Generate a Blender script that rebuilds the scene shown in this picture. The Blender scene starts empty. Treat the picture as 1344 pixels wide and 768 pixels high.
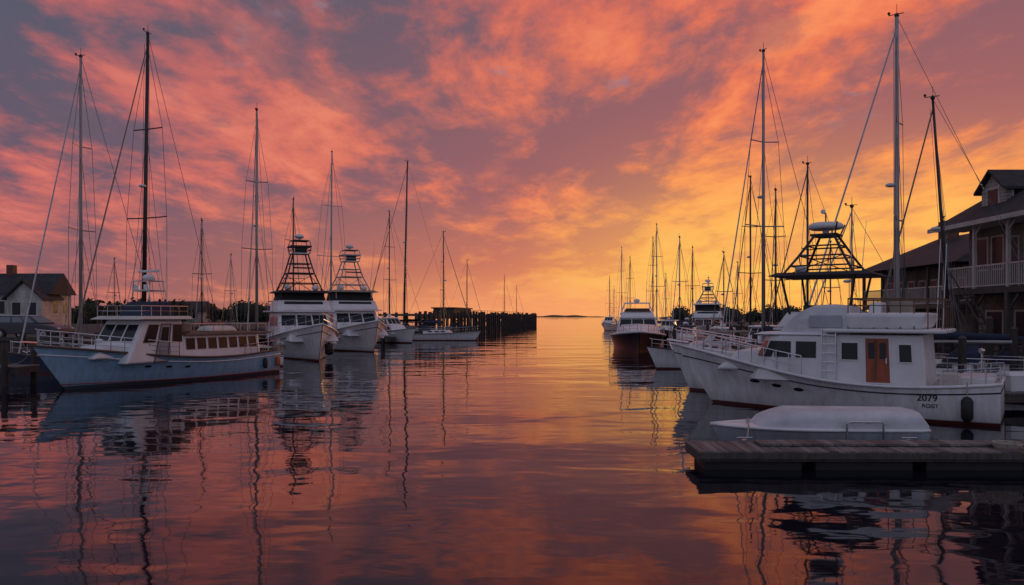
import bpy, bmesh, math, random
from mathutils import Vector, Matrix
random.seed(7)
C = bpy.context.scene.collection
R = math.radians
CAMZ = 3.0

# ------------------------------------------------------------------ materials
def nodes(name):
    m = bpy.data.materials.new(name); m.use_nodes = True
    return m, m.node_tree, m.node_tree.nodes['Principled BSDF']

def mat(name, c, rough=.5, metal=0., var=.18, scale=1.5, bump=0., bscale=20., island=0., stretch=(1,1,1), spec=None):
    m, nt, p = nodes(name)
    N = nt.nodes; L = nt.links
    tc = N.new('ShaderNodeTexCoord'); mp = N.new('ShaderNodeMapping'); mp.inputs['Scale'].default_value = stretch
    L.new(tc.outputs['Object'], mp.inputs['Vector'])
    no = N.new('ShaderNodeTexNoise'); no.inputs['Scale'].default_value = scale; no.inputs['Detail'].default_value = 6; no.inputs['Roughness'].default_value = .65
    L.new(mp.outputs[0], no.inputs['Vector'])
    rp = N.new('ShaderNodeValToRGB')
    rp.color_ramp.elements[0].position = .3; rp.color_ramp.elements[1].position = .7
    a = [max(0, x*(1-var)) for x in c]; b = [min(1, x*(1+var*.7)) for x in c]
    rp.color_ramp.elements[0].color = (*a, 1); rp.color_ramp.elements[1].color = (*b, 1)
    L.new(no.outputs['Fac'], rp.inputs['Fac'])
    col = rp.outputs['Color']
    if island:
        g = N.new('ShaderNodeNewGeometry'); mr = N.new('ShaderNodeMapRange')
        mr.inputs['To Min'].default_value = 1-island; mr.inputs['To Max'].default_value = 1+island
        L.new(g.outputs['Random Per Island'], mr.inputs['Value'])
        vm = N.new('ShaderNodeVectorMath'); vm.operation = 'SCALE'
        L.new(col, vm.inputs[0]); L.new(mr.outputs[0], vm.inputs['Scale']); col = vm.outputs[0]
    L.new(col, p.inputs['Base Color'])
    rr = N.new('ShaderNodeMapRange'); rr.inputs['To Min'].default_value = max(0, rough-.1); rr.inputs['To Max'].default_value = min(1, rough+.12)
    L.new(no.outputs['Fac'], rr.inputs['Value']); L.new(rr.outputs[0], p.inputs['Roughness'])
    p.inputs['Metallic'].default_value = metal
    if spec is not None: p.inputs['Specular IOR Level'].default_value = spec
    if bump:
        n2 = N.new('ShaderNodeTexNoise'); n2.inputs['Scale'].default_value = bscale; n2.inputs['Detail'].default_value = 5
        L.new(mp.outputs[0], n2.inputs['Vector'])
        bu = N.new('ShaderNodeBump'); bu.inputs['Strength'].default_value = 1; bu.inputs['Distance'].default_value = bump
        L.new(n2.outputs['Fac'], bu.inputs['Height']); L.new(bu.outputs[0], p.inputs['Normal'])
    return m

def hull_mat(name, top, boot, zb=.12, stripe=None):
    m, nt, p = nodes(name); N = nt.nodes; L = nt.links
    tc = N.new('ShaderNodeTexCoord'); sp = N.new('ShaderNodeSeparateXYZ'); L.new(tc.outputs['Object'], sp.inputs[0])
    mp = N.new('ShaderNodeMapping'); mp.inputs['Scale'].default_value = (3, 3, .35); L.new(tc.outputs['Object'], mp.inputs['Vector'])
    no = N.new('ShaderNodeTexNoise'); no.inputs['Scale'].default_value = 1.6; no.inputs['Detail'].default_value = 7; no.inputs['Roughness'].default_value = .7
    L.new(mp.outputs[0], no.inputs['Vector'])
    rp = N.new('ShaderNodeValToRGB'); rp.color_ramp.elements[0].position = .33; rp.color_ramp.elements[1].position = .6
    rp.color_ramp.elements[0].color = (top[0]*.76, top[1]*.72, top[2]*.66, 1); rp.color_ramp.elements[1].color = (*top, 1)
    L.new(no.outputs['Fac'], rp.inputs['Fac'])
    mr = N.new('ShaderNodeMapRange'); mr.inputs['From Min'].default_value = zb-.015; mr.inputs['From Max'].default_value = zb+.015
    L.new(sp.outputs['Z'], mr.inputs['Value'])
    mx = N.new('ShaderNodeMix'); mx.data_type = 'RGBA'
    L.new(mr.outputs[0], mx.inputs['Factor']); mx.inputs['A'].default_value = (*boot, 1); L.new(rp.outputs['Color'], mx.inputs['B'])
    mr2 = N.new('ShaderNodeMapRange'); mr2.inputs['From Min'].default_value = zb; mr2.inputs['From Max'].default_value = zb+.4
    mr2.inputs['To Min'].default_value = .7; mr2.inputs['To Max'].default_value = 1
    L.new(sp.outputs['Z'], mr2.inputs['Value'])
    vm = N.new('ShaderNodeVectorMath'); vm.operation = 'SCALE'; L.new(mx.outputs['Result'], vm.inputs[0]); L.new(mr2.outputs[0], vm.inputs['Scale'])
    L.new(vm.outputs[0], p.inputs['Base Color']); p.inputs['Roughness'].default_value = .3
    return m

def brick_mat(name, c1, c2, mortar, sx=3., bw=.5, rh=.25, bump=.01, rough=.8):
    m, nt, p = nodes(name); N = nt.nodes; L = nt.links
    tc = N.new('ShaderNodeTexCoord'); sp = N.new('ShaderNodeSeparateXYZ'); L.new(tc.outputs['Object'], sp.inputs[0])
    ad = N.new('ShaderNodeMath'); ad.operation = 'ADD'; L.new(sp.outputs['X'], ad.inputs[0]); L.new(sp.outputs['Y'], ad.inputs[1])
    cb = N.new('ShaderNodeCombineXYZ'); L.new(ad.outputs[0], cb.inputs[0]); L.new(sp.outputs['Z'], cb.inputs[1])
    br = N.new('ShaderNodeTexBrick'); br.inputs['Scale'].default_value = sx; br.inputs['Brick Width'].default_value = bw; br.inputs['Row Height'].default_value = rh
    br.inputs['Mortar Size'].default_value = .012
    br.inputs['Color1'].default_value = (*c1, 1); br.inputs['Color2'].default_value = (*c2, 1); br.inputs['Mortar'].default_value = (*mortar, 1)
    L.new(cb.outputs[0], br.inputs['Vector'])
    no = N.new('ShaderNodeTexNoise'); no.inputs['Scale'].default_value = 1.1; no.inputs['Detail'].default_value = 8; no.inputs['Roughness'].default_value = .7
    mp = N.new('ShaderNodeMapping'); mp.inputs['Scale'].default_value = (1.6, 1.6, .6); L.new(tc.outputs['Object'], mp.inputs['Vector']); L.new(mp.outputs[0], no.inputs['Vector'])
    mr = N.new('ShaderNodeMapRange'); mr.inputs['From Min'].default_value = .3; mr.inputs['From Max'].default_value = .7; mr.inputs['To Min'].default_value = .5; mr.inputs['To Max'].default_value = 1.3; L.new(no.outputs['Fac'], mr.inputs['Value'])
    vm = N.new('ShaderNodeVectorMath'); vm.operation = 'SCALE'; L.new(br.outputs['Color'], vm.inputs[0]); L.new(mr.outputs[0], vm.inputs['Scale'])
    L.new(vm.outputs[0], p.inputs['Base Color']); p.inputs['Roughness'].default_value = rough
    bu = N.new('ShaderNodeBump'); bu.inputs['Distance'].default_value = bump; L.new(br.outputs['Fac'], bu.inputs['Height']); bu.invert = True
    L.new(bu.outputs[0], p.inputs['Normal'])
    return m

M = {}
M['white'] = mat('white_gelcoat', (.78, .77, .76), .35, var=.14, scale=1.2)
M['cream'] = mat('cream_paint', (.62, .57, .5), .45, var=.2)
M['grey'] = mat('grey_gelcoat', (.36, .37, .4), .45)
M['deck'] = mat('deck_nonskid', (.5, .48, .45), .8, var=.25)
M['teak'] = mat('teak', (.14, .075, .045), .6, var=.4, scale=4, stretch=(1, 6, 6))
M['mahogany'] = mat('varnished_door', (.34, .07, .022), .35, var=.35, scale=5, stretch=(1, 1, .3))
M['glass'] = mat('tinted_glass', (.018, .02, .024), .16, var=.1, spec=.3)
M['steel'] = mat('stainless', (.55, .55, .57), .25, metal=1., var=.1)
M['alu'] = mat('mast_aluminium', (.34, .33, .33), .4, metal=.3, var=.15)
M['palemast'] = mat('mast_pale', (.42, .4, .39), .4, var=.15)
M['black'] = mat('black_paint', (.02, .02, .023), .4, var=.2)
M['wire'] = mat('rigging_wire', (.12, .12, .13), .4, metal=.5)
M['navy'] = mat('navy_canvas', (.025, .035, .07), .85, var=.3, bump=.01, bscale=8)
M['darkcanvas'] = mat('dark_canvas', (.025, .025, .03), .8, var=.4, bump=.01, bscale=6)
M['tan'] = mat('tan_canvas', (.28, .23, .18), .85, var=.3, bump=.01, bscale=8)
M['whitecanvas'] = mat('white_canvas', (.62, .62, .63), .8, var=.22, bump=.012, bscale=4)
M['rubber'] = mat('rubber', (.018, .018, .02), .6)
M['orange'] = mat('orange_fender', (.6, .12, .03), .5)
M['red'] = mat('red_paint', (.3, .03, .02), .5)
M['rope'] = mat('rope', (.4, .36, .28), .9, var=.4, scale=20)
M['plank'] = mat('weathered_plank', (.17, .15, .14), .75, var=.45, scale=6, bump=.004, bscale=25, island=.4, stretch=(1, .15, 1))
M['wood'] = mat('weathered_timber', (.09, .075, .062), .85, var=.5, scale=3, bump=.012, bscale=12, stretch=(3, 3, .5))
M['housedoor'] = mat('dark_door_paint', (.07, .05, .045), .5, var=.3)
M['piling'] = mat('piling_wood', (.055, .045, .038), .85, var=.5, scale=3, bump=.02, bscale=8, stretch=(4, 4, .5))
M['ground'] = mat('gravel_ground', (.06, .055, .048), .95, var=.5, scale=.5, bump=.02, bscale=10)
M['shingle'] = brick_mat('wall_shingle', (.27, .24, .2), (.17, .15, .13), (.07, .06, .055), 2.2, .4, .28)
M['clap'] = brick_mat('clapboard', (.5, .44, .37), (.44, .39, .33), (.2, .17, .14), 1., 8., .15)
M['clapgrey'] = brick_mat('cream_clapboard', (.62, .58, .52), (.56, .52, .47), (.26, .24, .22), 1., 8., .15)
M['roof'] = brick_mat('roof_shingle', (.06, .055, .06), (.04, .037, .042), (.015, .015, .015), 2.4, .45, .3)
M['trim'] = mat('trim_paint', (.55, .51, .46), .6)
M['leaf'] = mat('foliage', (.035, .042, .022), .9, var=.5, scale=.3, island=.5)
M['carpaint'] = mat('dark_car_paint', (.05, .052, .06), .3, metal=.2, var=.08)
M['carglass'] = mat('car_glass', (.12, .13, .15), .08, var=.1, spec=1.)
M['lamp'] = mat('headlight_lens', (.6, .6, .6), .1, var=.05)
M['brick'] = brick_mat('chimney_brick', (.2, .08, .05), (.15, .06, .04), (.2, .18, .16), 4.)
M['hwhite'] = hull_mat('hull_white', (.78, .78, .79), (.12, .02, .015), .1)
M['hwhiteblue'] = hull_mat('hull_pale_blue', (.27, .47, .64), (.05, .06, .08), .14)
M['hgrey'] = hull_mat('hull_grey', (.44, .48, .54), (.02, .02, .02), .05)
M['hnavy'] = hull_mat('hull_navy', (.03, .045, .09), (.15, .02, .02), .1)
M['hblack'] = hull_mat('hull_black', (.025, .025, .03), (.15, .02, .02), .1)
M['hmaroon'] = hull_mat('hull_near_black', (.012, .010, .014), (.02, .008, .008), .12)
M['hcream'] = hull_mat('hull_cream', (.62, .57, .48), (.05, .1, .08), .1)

# ------------------------------------------------------------------ mesh helpers
class MB:
    def __init__(s): s.bm = bmesh.new()
    def vs(s, pts): return [s.bm.verts.new(p) for p in pts]
    def face(s, pts): s.bm.faces.new(s.vs(pts)); return s
    def hexa(s, p):
        v = s.vs(p)
        for f in ((3,2,1,0), (4,5,6,7), (0,1,5,4), (1,2,6,5), (2,3,7,6), (3,0,4,7)): s.bm.faces.new([v[i] for i in f])
        return s
    def box(s, x0, x1, y0, y1, z0, z1):
        return s.hexa([(x0,y0,z0),(x1,y0,z0),(x1,y1,z0),(x0,y1,z0),(x0,y0,z1),(x1,y0,z1),(x1,y1,z1),(x0,y1,z1)])
    def fr(s, b, z0, t, z1):
        x0,x1,y0,y1 = b; X0,X1,Y0,Y1 = t
        return s.hexa([(x0,y0,z0),(x1,y0,z0),(x1,y1,z0),(x0,y1,z0),(X0,Y0,z1),(X1,Y0,z1),(X1,Y1,z1),(X0,Y1,z1)])
    def tube(s, pts, r, n=6, r2=None):
        pts = [Vector(p) for p in pts]
        k = len(pts); rings = []
        for i, p in enumerate(pts):
            d = (pts[min(i+1,k-1)]-pts[max(i-1,0)])
            if d.length < 1e-6: d = pts[i]-pts[max(i-1,0)] if i else Vector((0,0,1))
            d = d.normalized()
            a = d.orthogonal().normalized() if i == 0 else (rings_a - d*rings_a.dot(d)).normalized()
            rings_a = a; b = d.cross(a)
            rr = r if r2 is None else r+(r2-r)*i/(k-1)
            rings.append(s.vs([p+(a*math.cos(2*math.pi*j/n)+b*math.sin(2*math.pi*j/n))*rr for j in range(n)]))
        for i in range(k-1):
            for j in range(n):
                s.bm.faces.new([rings[i][j], rings[i][(j+1)%n], rings[i+1][(j+1)%n], rings[i+1][j]])
        s.bm.faces.new(rings[0][::-1]); s.bm.faces.new(rings[-1]); return s
    def loft(s, rings, closed=True, cap=True):
        vr = [s.vs(r) for r in rings]; n = len(rings[0])
        for i in range(len(vr)-1):
            for j in range(n if closed else n-1):
                s.bm.faces.new([vr[i][j], vr[i][(j+1)%n], vr[i+1][(j+1)%n], vr[i+1][j]])
        if cap and closed: s.bm.faces.new(vr[0][::-1]); s.bm.faces.new(vr[-1])
        return s
    def ball(s, c, r, sc=(1,1,1), seg=10):
        mt = Matrix.Translation(c) @ Matrix.Diagonal((r*sc[0], r*sc[1], r*sc[2], 1))
        bmesh.ops.create_uvsphere(s.bm, u_segments=seg, v_segments=max(6, seg//2+2), radius=1, matrix=mt); return s
    def slab(s, q, n, t0, t1):
        n = Vector(n); q = [Vector(p) for p in q]
        return s.hexa([p+n*t0 for p in q]+[p+n*t1 for p in q])
    def build(s, name, m, parent=None, bevel=0, smooth=False):
        bmesh.ops.recalc_face_normals(s.bm, faces=s.bm.faces)
        me = bpy.data.meshes.new(name); s.bm.to_mesh(me); s.bm.free()
        me.materials.append(M[m] if isinstance(m, str) else m)
        if smooth:
            for p in me.polygons: p.use_smooth = True
        o = bpy.data.objects.new(name, me); C.objects.link(o)
        if parent: o.parent = parent
        if bevel:
            b = o.modifiers.new('bevel', 'BEVEL'); b.width = bevel; b.segments = 3 if bevel > .07 else 2; b.limit_method = 'ANGLE'
        return o

def tag(o, label, cat, group=None, kind=None):
    if label: o['label'] = label
    if cat: o['category'] = cat
    if group: o['group'] = group
    if kind: o['kind'] = kind
    return o
def thing(name, label, cat, loc=(0,0,0), rz=0, group=None):
    o = bpy.data.objects.new(name, None); C.objects.link(o); o.location = loc; o.rotation_euler = (0,0,rz); o.empty_display_size = .3
    return tag(o, label, cat, group)
def at(px, D, z=0): return Vector(((px-672)*D/1000, D, z))

def faces(b, z0, t, z1):
    x0,x1,y0,y1 = b; X0,X1,Y0,Y1 = t
    return {'L': [(x1,y1,z0),(x0,y1,z0),(X0,Y1,z1),(X1,Y1,z1)], 'R': [(x0,y0,z0),(x1,y0,z0),(X1,Y0,z1),(X0,Y0,z1)],
            'F': [(x1,y0,z0),(x1,y1,z0),(X1,Y1,z1),(X1,Y0,z1)], 'B': [(x0,y1,z0),(x0,y0,z0),(X0,Y0,z1),(X0,Y1,z1)]}
def pane(parent, f, u0, u1, v0, v1, frame='white', w=.035, glass='glass', name='window'):
    A,B,Cc,D = [Vector(p) for p in f]
    n = (B-A).cross(D-A).normalized()
    P = lambda u,v: (A*(1-u)+B*u)*(1-v)+(D*(1-u)+Cc*u)*v
    q = [P(u0,v0),P(u1,v0),P(u1,v1),P(u0,v1)]
    g = MB().slab(q, n, .003, .012).build(name, glass, parent)
    if frame:
        ex = (q[1]-q[0]).normalized(); ez = (q[3]-q[0]).normalized(); m = MB()
        o = [q[0]-ex*w-ez*w, q[1]+ex*w-ez*w, q[2]+ex*w+ez*w, q[3]-ex*w+ez*w]
        for i in range(4): m.slab([o[i], o[(i+1)%4], q[(i+1)%4], q[i]], n, 0, .03)
        m.build('frame', frame, g)
    return g

class Hull:
    def __init__(s, L, B, zb, zs, dip=.1, draft=.5, tw=.8, fl=.25, rake=.6, p2=2.3, tm=.45):
        s.__dict__.update(locals())
    def b(s, t):
        if t < s.tm: return s.B/2*(s.tw+(1-s.tw)*math.sin(math.pi/2*t/s.tm))
        return max(.025, s.B/2*(1-((t-s.tm)/(1-s.tm))**s.p2))
    def sheer(s, t): return s.zs+(s.zb-s.zs)*t**2-s.dip*math.sin(math.pi*t)
    def hb(s, t, z):
        g = s.b(t); w = g*(1-.06-s.fl*t**1.5*1.6 if t < 1 else .5); w = max(.02, w)
        k = max(0, min(1, z/s.sheer(t)))
        return w+(g-w)*k**(1+.8*t)
    def x(s, t, z):
        return -s.L/2+s.L*t + s.rake*t**5*(z/s.sheer(1))
    def gun(s, t, off=0, dz=0):
        z = s.sheer(t); return (s.x(t, z), max(0, s.b(t)-off), z+dz)
    def rings(s, N=26):
        out = []
        for i in range(N+1):
            t = i/N
            sh = s.sheer(t); half = []
            dr = s.draft*(1-t**4*.9)
            w0 = s.hb(t, 0)
            half.append((s.x(t, -dr), 0.0, -dr)); half.append((s.x(t, -dr*.7), w0*.6, -dr*.7)); half.append((s.x(t, -.1), w0*.95, -.1))
            for k in (0, .2, .4, .6, .8, 1): z = sh*k; half.append((s.x(t, z), s.hb(t, z), z))
            out.append(half)
        return out
    def hull(s, m, parent, N=26):
        mb = MB(); rs = s.rings(N)
        full = [[(x,y,z) for x,y,z in h[::-1]]+[(x,-y,z) for x,y,z in h[1:]] for h in rs]
        mb.loft(full, closed=False)
        tr = mb.vs(full[0]); mb.bm.faces.new(tr)
        o = mb.build('hull', m, parent, smooth=False)
        for p in o.data.polygons:
            if len(p.vertices) == 4: p.use_smooth = True
        return o
    def deck(s, m, parent, bul=.07, t0=0, t1=1, N=24):
        mb = MB(); a = []
        for i in range(N+1):
            t = t0+(t1-t0)*i/N; x,y,z = s.gun(t, .02, -bul); a.append([(x,y,z),(x,y*.5,z+.03),(x,-y*.5,z+.03),(x,-y,z)])
        mb.loft(a, closed=False); return mb.build('deck', m, parent)
    def rubrail(s, m, parent, r=.04, k=1., name='rub_rail', N=24):
        mb = MB(); f = lambda t, sg: (s.x(t, s.sheer(t)*k), sg*s.hb(t, s.sheer(t)*k), s.sheer(t)*k)
        pts = [f(1-i/N, 1) for i in range(N+1)]+[f(i/N, -1) for i in range(N+1)]
        mb.tube(pts, r, 6)
        return mb.build(name, m, parent, smooth=True)
    def ports(s, parent, ts, k, r=.1, side=1):
        for t in ts:
            z = s.sheer(t)*k; dt = r/s.L
            q = [(s.x(t+dt*a, z+r*.55*b), side*(s.hb(t+dt*a, z+r*.55*b)+.012), z+r*.55*b) for a, b in [(math.cos(j*math.pi/5)*1.5, math.sin(j*math.pi/5)) for j in range(10)]]
            m = MB(); m.face(q); m.build('porthole', 'glass', parent)
    def rail(s, m, parent, t0, t1, h=.6, n=6, off=.06, r=.016, wires=1, sides=(1,-1), name='guard_rail', join=False):
        mb = MB()
        for sg in sides:
            top = []
            for i in range(n+1):
                t = t0+(t1-t0)*i/n; x,y,z = s.gun(t, off)
                mb.tube([(x, sg*y, z-.05), (x, sg*y, z+h)], r, 5); top.append((x, sg*y, z+h))
            mb.tube(top, r, 5)
            for w in range(wires):
                q = (w+1)/(wires+1); mb.tube([(x,y,z-h*q) for x,y,z in top], r*.6, 4)
            keep = top[-1]
        if join:
            x,y,z = keep; e = .12 if t1 > t0 else -.03; mb.tube([(x,y,z),(x+e,0,z+.04),(x,-y,z)], r, 5)
        return mb.build(name, m, parent)

# ------------------------------------------------------------------ sailboats
def sailboat(px, D, ytop, head, label, mast='alu', hull='hwhite', L=None, J=None, lean=0, cover='navy', rake_back=0, mr=None, bare=False, group='sailing boats moored in the harbour'):
    H = CAMZ+(415-ytop)*D/1000
    if L is None: L = max(6.5, min(13, H*.62))
    B = L*.3; P = at(px, D); h = R(head)
    mx = L*.08
    root = thing('sailboat', label, 'sailboat', (P.x-mx*math.cos(h), P.y-mx*math.sin(h), 0), h, group)
    hu = Hull(L, B, .13*L*.75+.25, .09*L*.75+.2, .05, .5, .6, .2, .7, 2.0, .42)
    hu.hull(hull, root, 20); hu.deck('deck', root); hu.rubrail('teak', root, .03)
    if hull in ('hwhite', 'hcream'): hu.rubrail('navy', root, .018, .86, 'cove_stripe')
    zd = hu.sheer(.5)
    b = (-L*.18, L*.22, -B*.27, B*.27); t = (-L*.17, L*.14, -B*.21, B*.21)
    cr = MB().fr(b, zd-.08, t, zd+.42).build('coachroof', 'white', root, bevel=.04)
    f = faces(b, zd-.08, t, zd+.42)
    for s in 'LR':
        for u in (.2, .45, .68): pane(cr, f[s], u, u+.15, .45, .75, None)
    r = mr or max(.06, H*.0055+.012)
    top = Vector((mx+rake_back, 0, H))
    wl = Vector((lean, 0, 0)); wl.rotate(Matrix.Rotation(-h, 3, 'Z')); top += wl
    base = Vector((mx, 0, zd+.1)); P_ = lambda k: base.lerp(top, k)
    ms = MB().tube([base, P_(.5), top], r, 8, r*.6).build('mast', mast, root, smooth=True)
    sp = []
    for k, wd in (((.42, B*.42), (.7, B*.3)) if H > 12 else ((.55, B*.38),)):
        c = P_(k); MB().tube([c+Vector((-.1, wd, .05)), c, c+Vector((-.1, -wd, .05))], .035, 5).build('spreader', mast, ms); sp.append((c, wd))
    m = MB(); m.tube([top, top+Vector((0, 0, .5))], .012, 4); m.tube([top+Vector((-.25, 0, .1)), top+Vector((.3, 0, .1))], .02, 4); m.ball(top+Vector((.28, 0, .18)), .06, seg=6); m.ball(top+Vector((0,0,.05)), .1, seg=6)
    m.build('masthead_gear', 'black', ms)
    if not bare:
        MB().tube([base+Vector((-.05, 0, 1.0)), (mx-L*.38, 0, zd+1.15)], .055, 6).build('boom', mast, root)
        n = 9; rg = []
        for i in range(n+1):
            q = i/n; x = mx-.15-(L*.36)*q; rr = .2-.11*q+random.uniform(-.015, .015); zz = zd+1.28+rr*.5
            rg.append([(x, rr*.75*math.cos(a), zz+rr*math.sin(a)) for a in [2*math.pi*j/8 for j in range(8)]])
        MB().loft(rg).build('sail_cover', cover, root, smooth=True)
        rg = [[(x, B*.25*math.cos(q), zd+.38+hh*math.sin(q)) for q in [math.pi*j/6 for j in range(7)]] for x, hh in ((-L*.2, .62), (-L*.14, .6), (-L*.08, .1))]
        MB().loft(rg, closed=False).build('spray_hood', cover, root)
    J = J or L*.40
    w = .016 if D < 60 else .022
    foot = Vector((mx+J, 0, hu.sheer(.95)))
    MB().tube([foot, P_(.97)], .045 if D < 60 else .05, 5, .03).build('furled_headsail', 'whitecanvas' if mast != 'black' else 'tan', root)
    MB().tube([(-L/2+.1, 0, hu.sheer(0)), top], w*.8, 4).build('backstay', 'wire', root)
    for s in (1, -1):
        pts = [Vector((mx-.15, s*hu.b(.55)*.95, zd))]
        for c, wd in sp: pts.append(c+Vector((-.1, s*wd, .05)))
        MB().tube(pts+[P_(.96)], w*.8, 4).build('shroud', 'wire', root)
        MB().tube([pts[0]+Vector((-.5, 0, 0)), P_(.42)], w*.7, 4).build('shroud', 'wire', root)
        MB().tube([pts[0]+Vector((.5, 0, 0)), P_(.42)], w*.7, 4).build('shroud', 'wire', root)
        if D < 60: MB().tube([pts[0]+Vector((-.2, 0, 0)), P_(.7)], w*.7, 4).build('shroud', 'wire', root)
    MB().tube([base+Vector((-.3,.1,1.1)), P_(.9)+Vector((0,.12,0))], w*.6, 4).build('halyard', 'wire', root)
    MB().tube([base+Vector((.12,-.1,.3)), P_(.97)+Vector((.12,-.1,0))], w*.6, 4).build('halyard', 'wire', root)
    if D < 130:
        hu.rail('steel', root, .05, .97, .6, 8, join=True)
        if not bare: MB().ball(P_(.52)+Vector((.22, 0, 0)), .2, (1, 1, .45), 8).build('radar_dome', 'white', ms)
    return root

# ------------------------------------------------------------------ sport fisher
def sportfisher(P, head, k, label, top_z, hard_z=5.0, hull='hwhite', tower='black', canopy='navy', L=12., group='sport fishing boats with towers', outrig=True, style='tuna', hw=1., encl=None, B=4.3):
    root = thing('sport_fishing_boat', label, 'fishing boat', (P[0], P[1], 0), R(head), group)
    S = lambda *a: tuple(x*k for x in a)
    hu = Hull(L*k, B*k, 2.3*k, 1.15*k, .12*k, .6*k, .85, .42, 1.0*k, 2.6, .4)
    hu.hull(hull, root); hu.deck('deck', root, .06*k); hu.rubrail('white' if hull != 'hblack' else 'steel', root, .06*k)
    hu.rubrail('navy', root, .025*k, .8, 'cove_stripe')
    hu.rail('steel', root, .5, .98, .7*k, 7, .08*k, .02, 1, join=True, name='bow_rail')
    wf = B/4.3
    Sy = lambda a,b_,c_,d_: (a*k, b_*k, c_*k*wf, d_*k*wf)
    z0, z1 = 1.15*k, 2.1*k
    MB().fr(Sy(.5, 4.3, -1.45, 1.45), z0, Sy(.5, 3.1, -1.15, 1.15), z1).build('trunk_cabin', 'white', root, bevel=.15*k)
    b = Sy(-2.6, 2.2, -1.75, 1.75); t = Sy(-2.5, .8, -1.5, 1.5); zc = 3.05*k
    hs = MB().fr(b, z0*.8, t, zc).build('deckhouse', 'white', root, bevel=.1*k)
    f = faces(b, z0*.8, t, zc)
    for i in range(3): pane(hs, f['F'], .06+.3*i, .33+.3*i, .58, .9, None)
    for s in 'LR':
        for u in (.14, .4, .68): pane(hs, f[s], u, u+.24, .56, .86, None)
    pane(hs, f['B'], .55, .8, .05, .85, 'white', .03, name='door')
    MB().box(*Sy(-3.1, 1.25, -1.85, 1.85), zc, zc+.1*k).build('flybridge_deck', 'white', root, bevel=.03*k)
    b = Sy(-1.9, 1.2, -1.65, 1.65); t = Sy(-1.9, .75, -1.5, 1.5)
    fb = MB().fr(b, zc+.1*k, t, zc+.8*k).build('flybridge', 'white', root, bevel=.12*k)
    f = faces(b, zc+.1*k, t, zc+.8*k)
    pane(fb, f['F'], .12, .88, .6, .86, None)
    MB().box(*S(-.3, .3, -.5, .5), zc+.8*k, zc+1.1*k).build('helm_console', 'black', root, bevel=.03)
    m = MB(); m.tube([(-1.9*k, 1.5*k, zc+.8*k), (-3.0*k, 1.7*k, zc+.75*k), (-3.0*k, -1.7*k, zc+.75*k), (-1.9*k, -1.5*k, zc+.8*k)], .025*k, 5)
    for y in (-1.7, -.85, 0, .85, 1.7): m.tube([(-3.0*k, y*k, zc), (-3.0*k, y*k, zc+.75*k)], .02*k, 5)
    m.build('flybridge_rail', 'steel', root)
    hz = hard_z*k
    if encl: MB().fr(Sy(-1.75, .65, -1.42, 1.42), zc+.82*k, Sy(-1.65, .4, -1.3, 1.3), hz-.01).build('bridge_enclosure', encl, root, bevel=.05)
    MB().fr(Sy(-2.2*hw, 1.1*hw, -1.7*hw, 1.7*hw), hz, Sy(-2.0*hw, .85*hw, -1.4*hw, 1.4*hw), hz+.16*k).build('hardtop', canopy, root, bevel=.04*k)
    r = .045*k+.012
    if style == 'radar':
        tz = top_z-.95*k; f_h, f_p, f_t = 1.3, .8, .36; pz = hz+.5*(tz-hz)
    else:
        tz = top_z-1.3*k; f_h, f_p, f_t = 1.0, .62, .36; pz = hz+.5*(tz-hz)
    for sx in (-1.75, .55):
        for sy in (-1.4, 1.4):
            MB().tube([(sx*k, sy*k, zc+.3*k), ((-.6+(sx+.6)*f_h)*k, sy*f_h*k, hz), ((-.6+(sx+.6)*f_p)*k, sy*f_p*k, pz), ((-.6+(sx+.6)*f_t)*k, sy*f_t*k, tz)], r, 6).build('tower_leg', tower, root)
    q = lambda f, z: [((-.6+(sx+.6)*f)*k, sy*f*k, z) for sx, sy in ((-1.75,-1.4),(.55,-1.4),(.55,1.4),(-1.75,1.4))]
    for fz in ((f_p, pz), ((f_p+f_h)/2, (pz+hz)/2), ((f_p+f_t)/2, (pz+tz)/2), (f_t, tz)):
        c = q(*fz); MB().tube(c+[c[0]], r*.65, 5).build('tower_hoop', tower, root)
    a, b_ = q(f_p, pz), q(f_h*.98, hz)
    for i in range(4): MB().tube([b_[i], a[(i+1)%4]], r*.45, 4).build('tower_brace', tower, root)
    if style == 'tuna':
        MB().box(-1.4*k, .2*k, -.75*k, .75*k, pz-.03, pz+.05).build('tower_platform', tower, root, bevel=.015)
        m = MB(); c = [(-1.25*k,-.65*k,tz+.5*k),(.15*k,-.65*k,tz+.5*k),(.15*k,.65*k,tz+.5*k),(-1.25*k,.65*k,tz+.5*k)]
        m.tube(c+[c[0]], r*1.1, 5); m.tube([(a_,b2,c2-.25*k) for a_,b2,c2 in c+[c[0]]], r*.5, 4)
        for x,y,z in c: m.tube([(x,y,z),(x*.9,y*.85,tz)], r*.6, 5)
        m.build('tower_top_rail', tower, root)
        MB().box(-1.2*k, .1*k, -.6*k, .6*k, tz-.02, tz+.06).build('tower_floor', 'white', root, bevel=.015)
        MB().box(-.4*k, .05*k, -.35*k, .35*k, tz+.06, tz+.55*k).build('tower_helm', 'darkcanvas', root, bevel=.05)
        MB().fr((-1.15*k,.15*k,-.6*k,.6*k), tz+.88*k, (-1.0*k,.0*k,-.45*k,.45*k), tz+.94*k).build('sun_top', canopy, root, bevel=.02)
        m = MB()
        for x,y,z in c: m.tube([(x,y,z),(x*.85,y*.85,tz+.88*k)], r*.5, 4)
        m.build('sun_top_struts', tower, root)
        MB().tube([(-.56*k,0,tz+.9*k),(-.56*k,0,tz+1.12*k)], .09*k, 8).build('radar_pedestal', 'white', root)
        MB().ball((-.56*k, 0, tz+1.22*k), .34*k, (1,1,.5), 12).build('radar_dome', 'white', root, smooth=True)
        MB().box(.3*k, .45*k, -.6*k, .6*k, pz+.3*k, pz+.4*k).build('light_bar', 'black', root)
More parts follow.
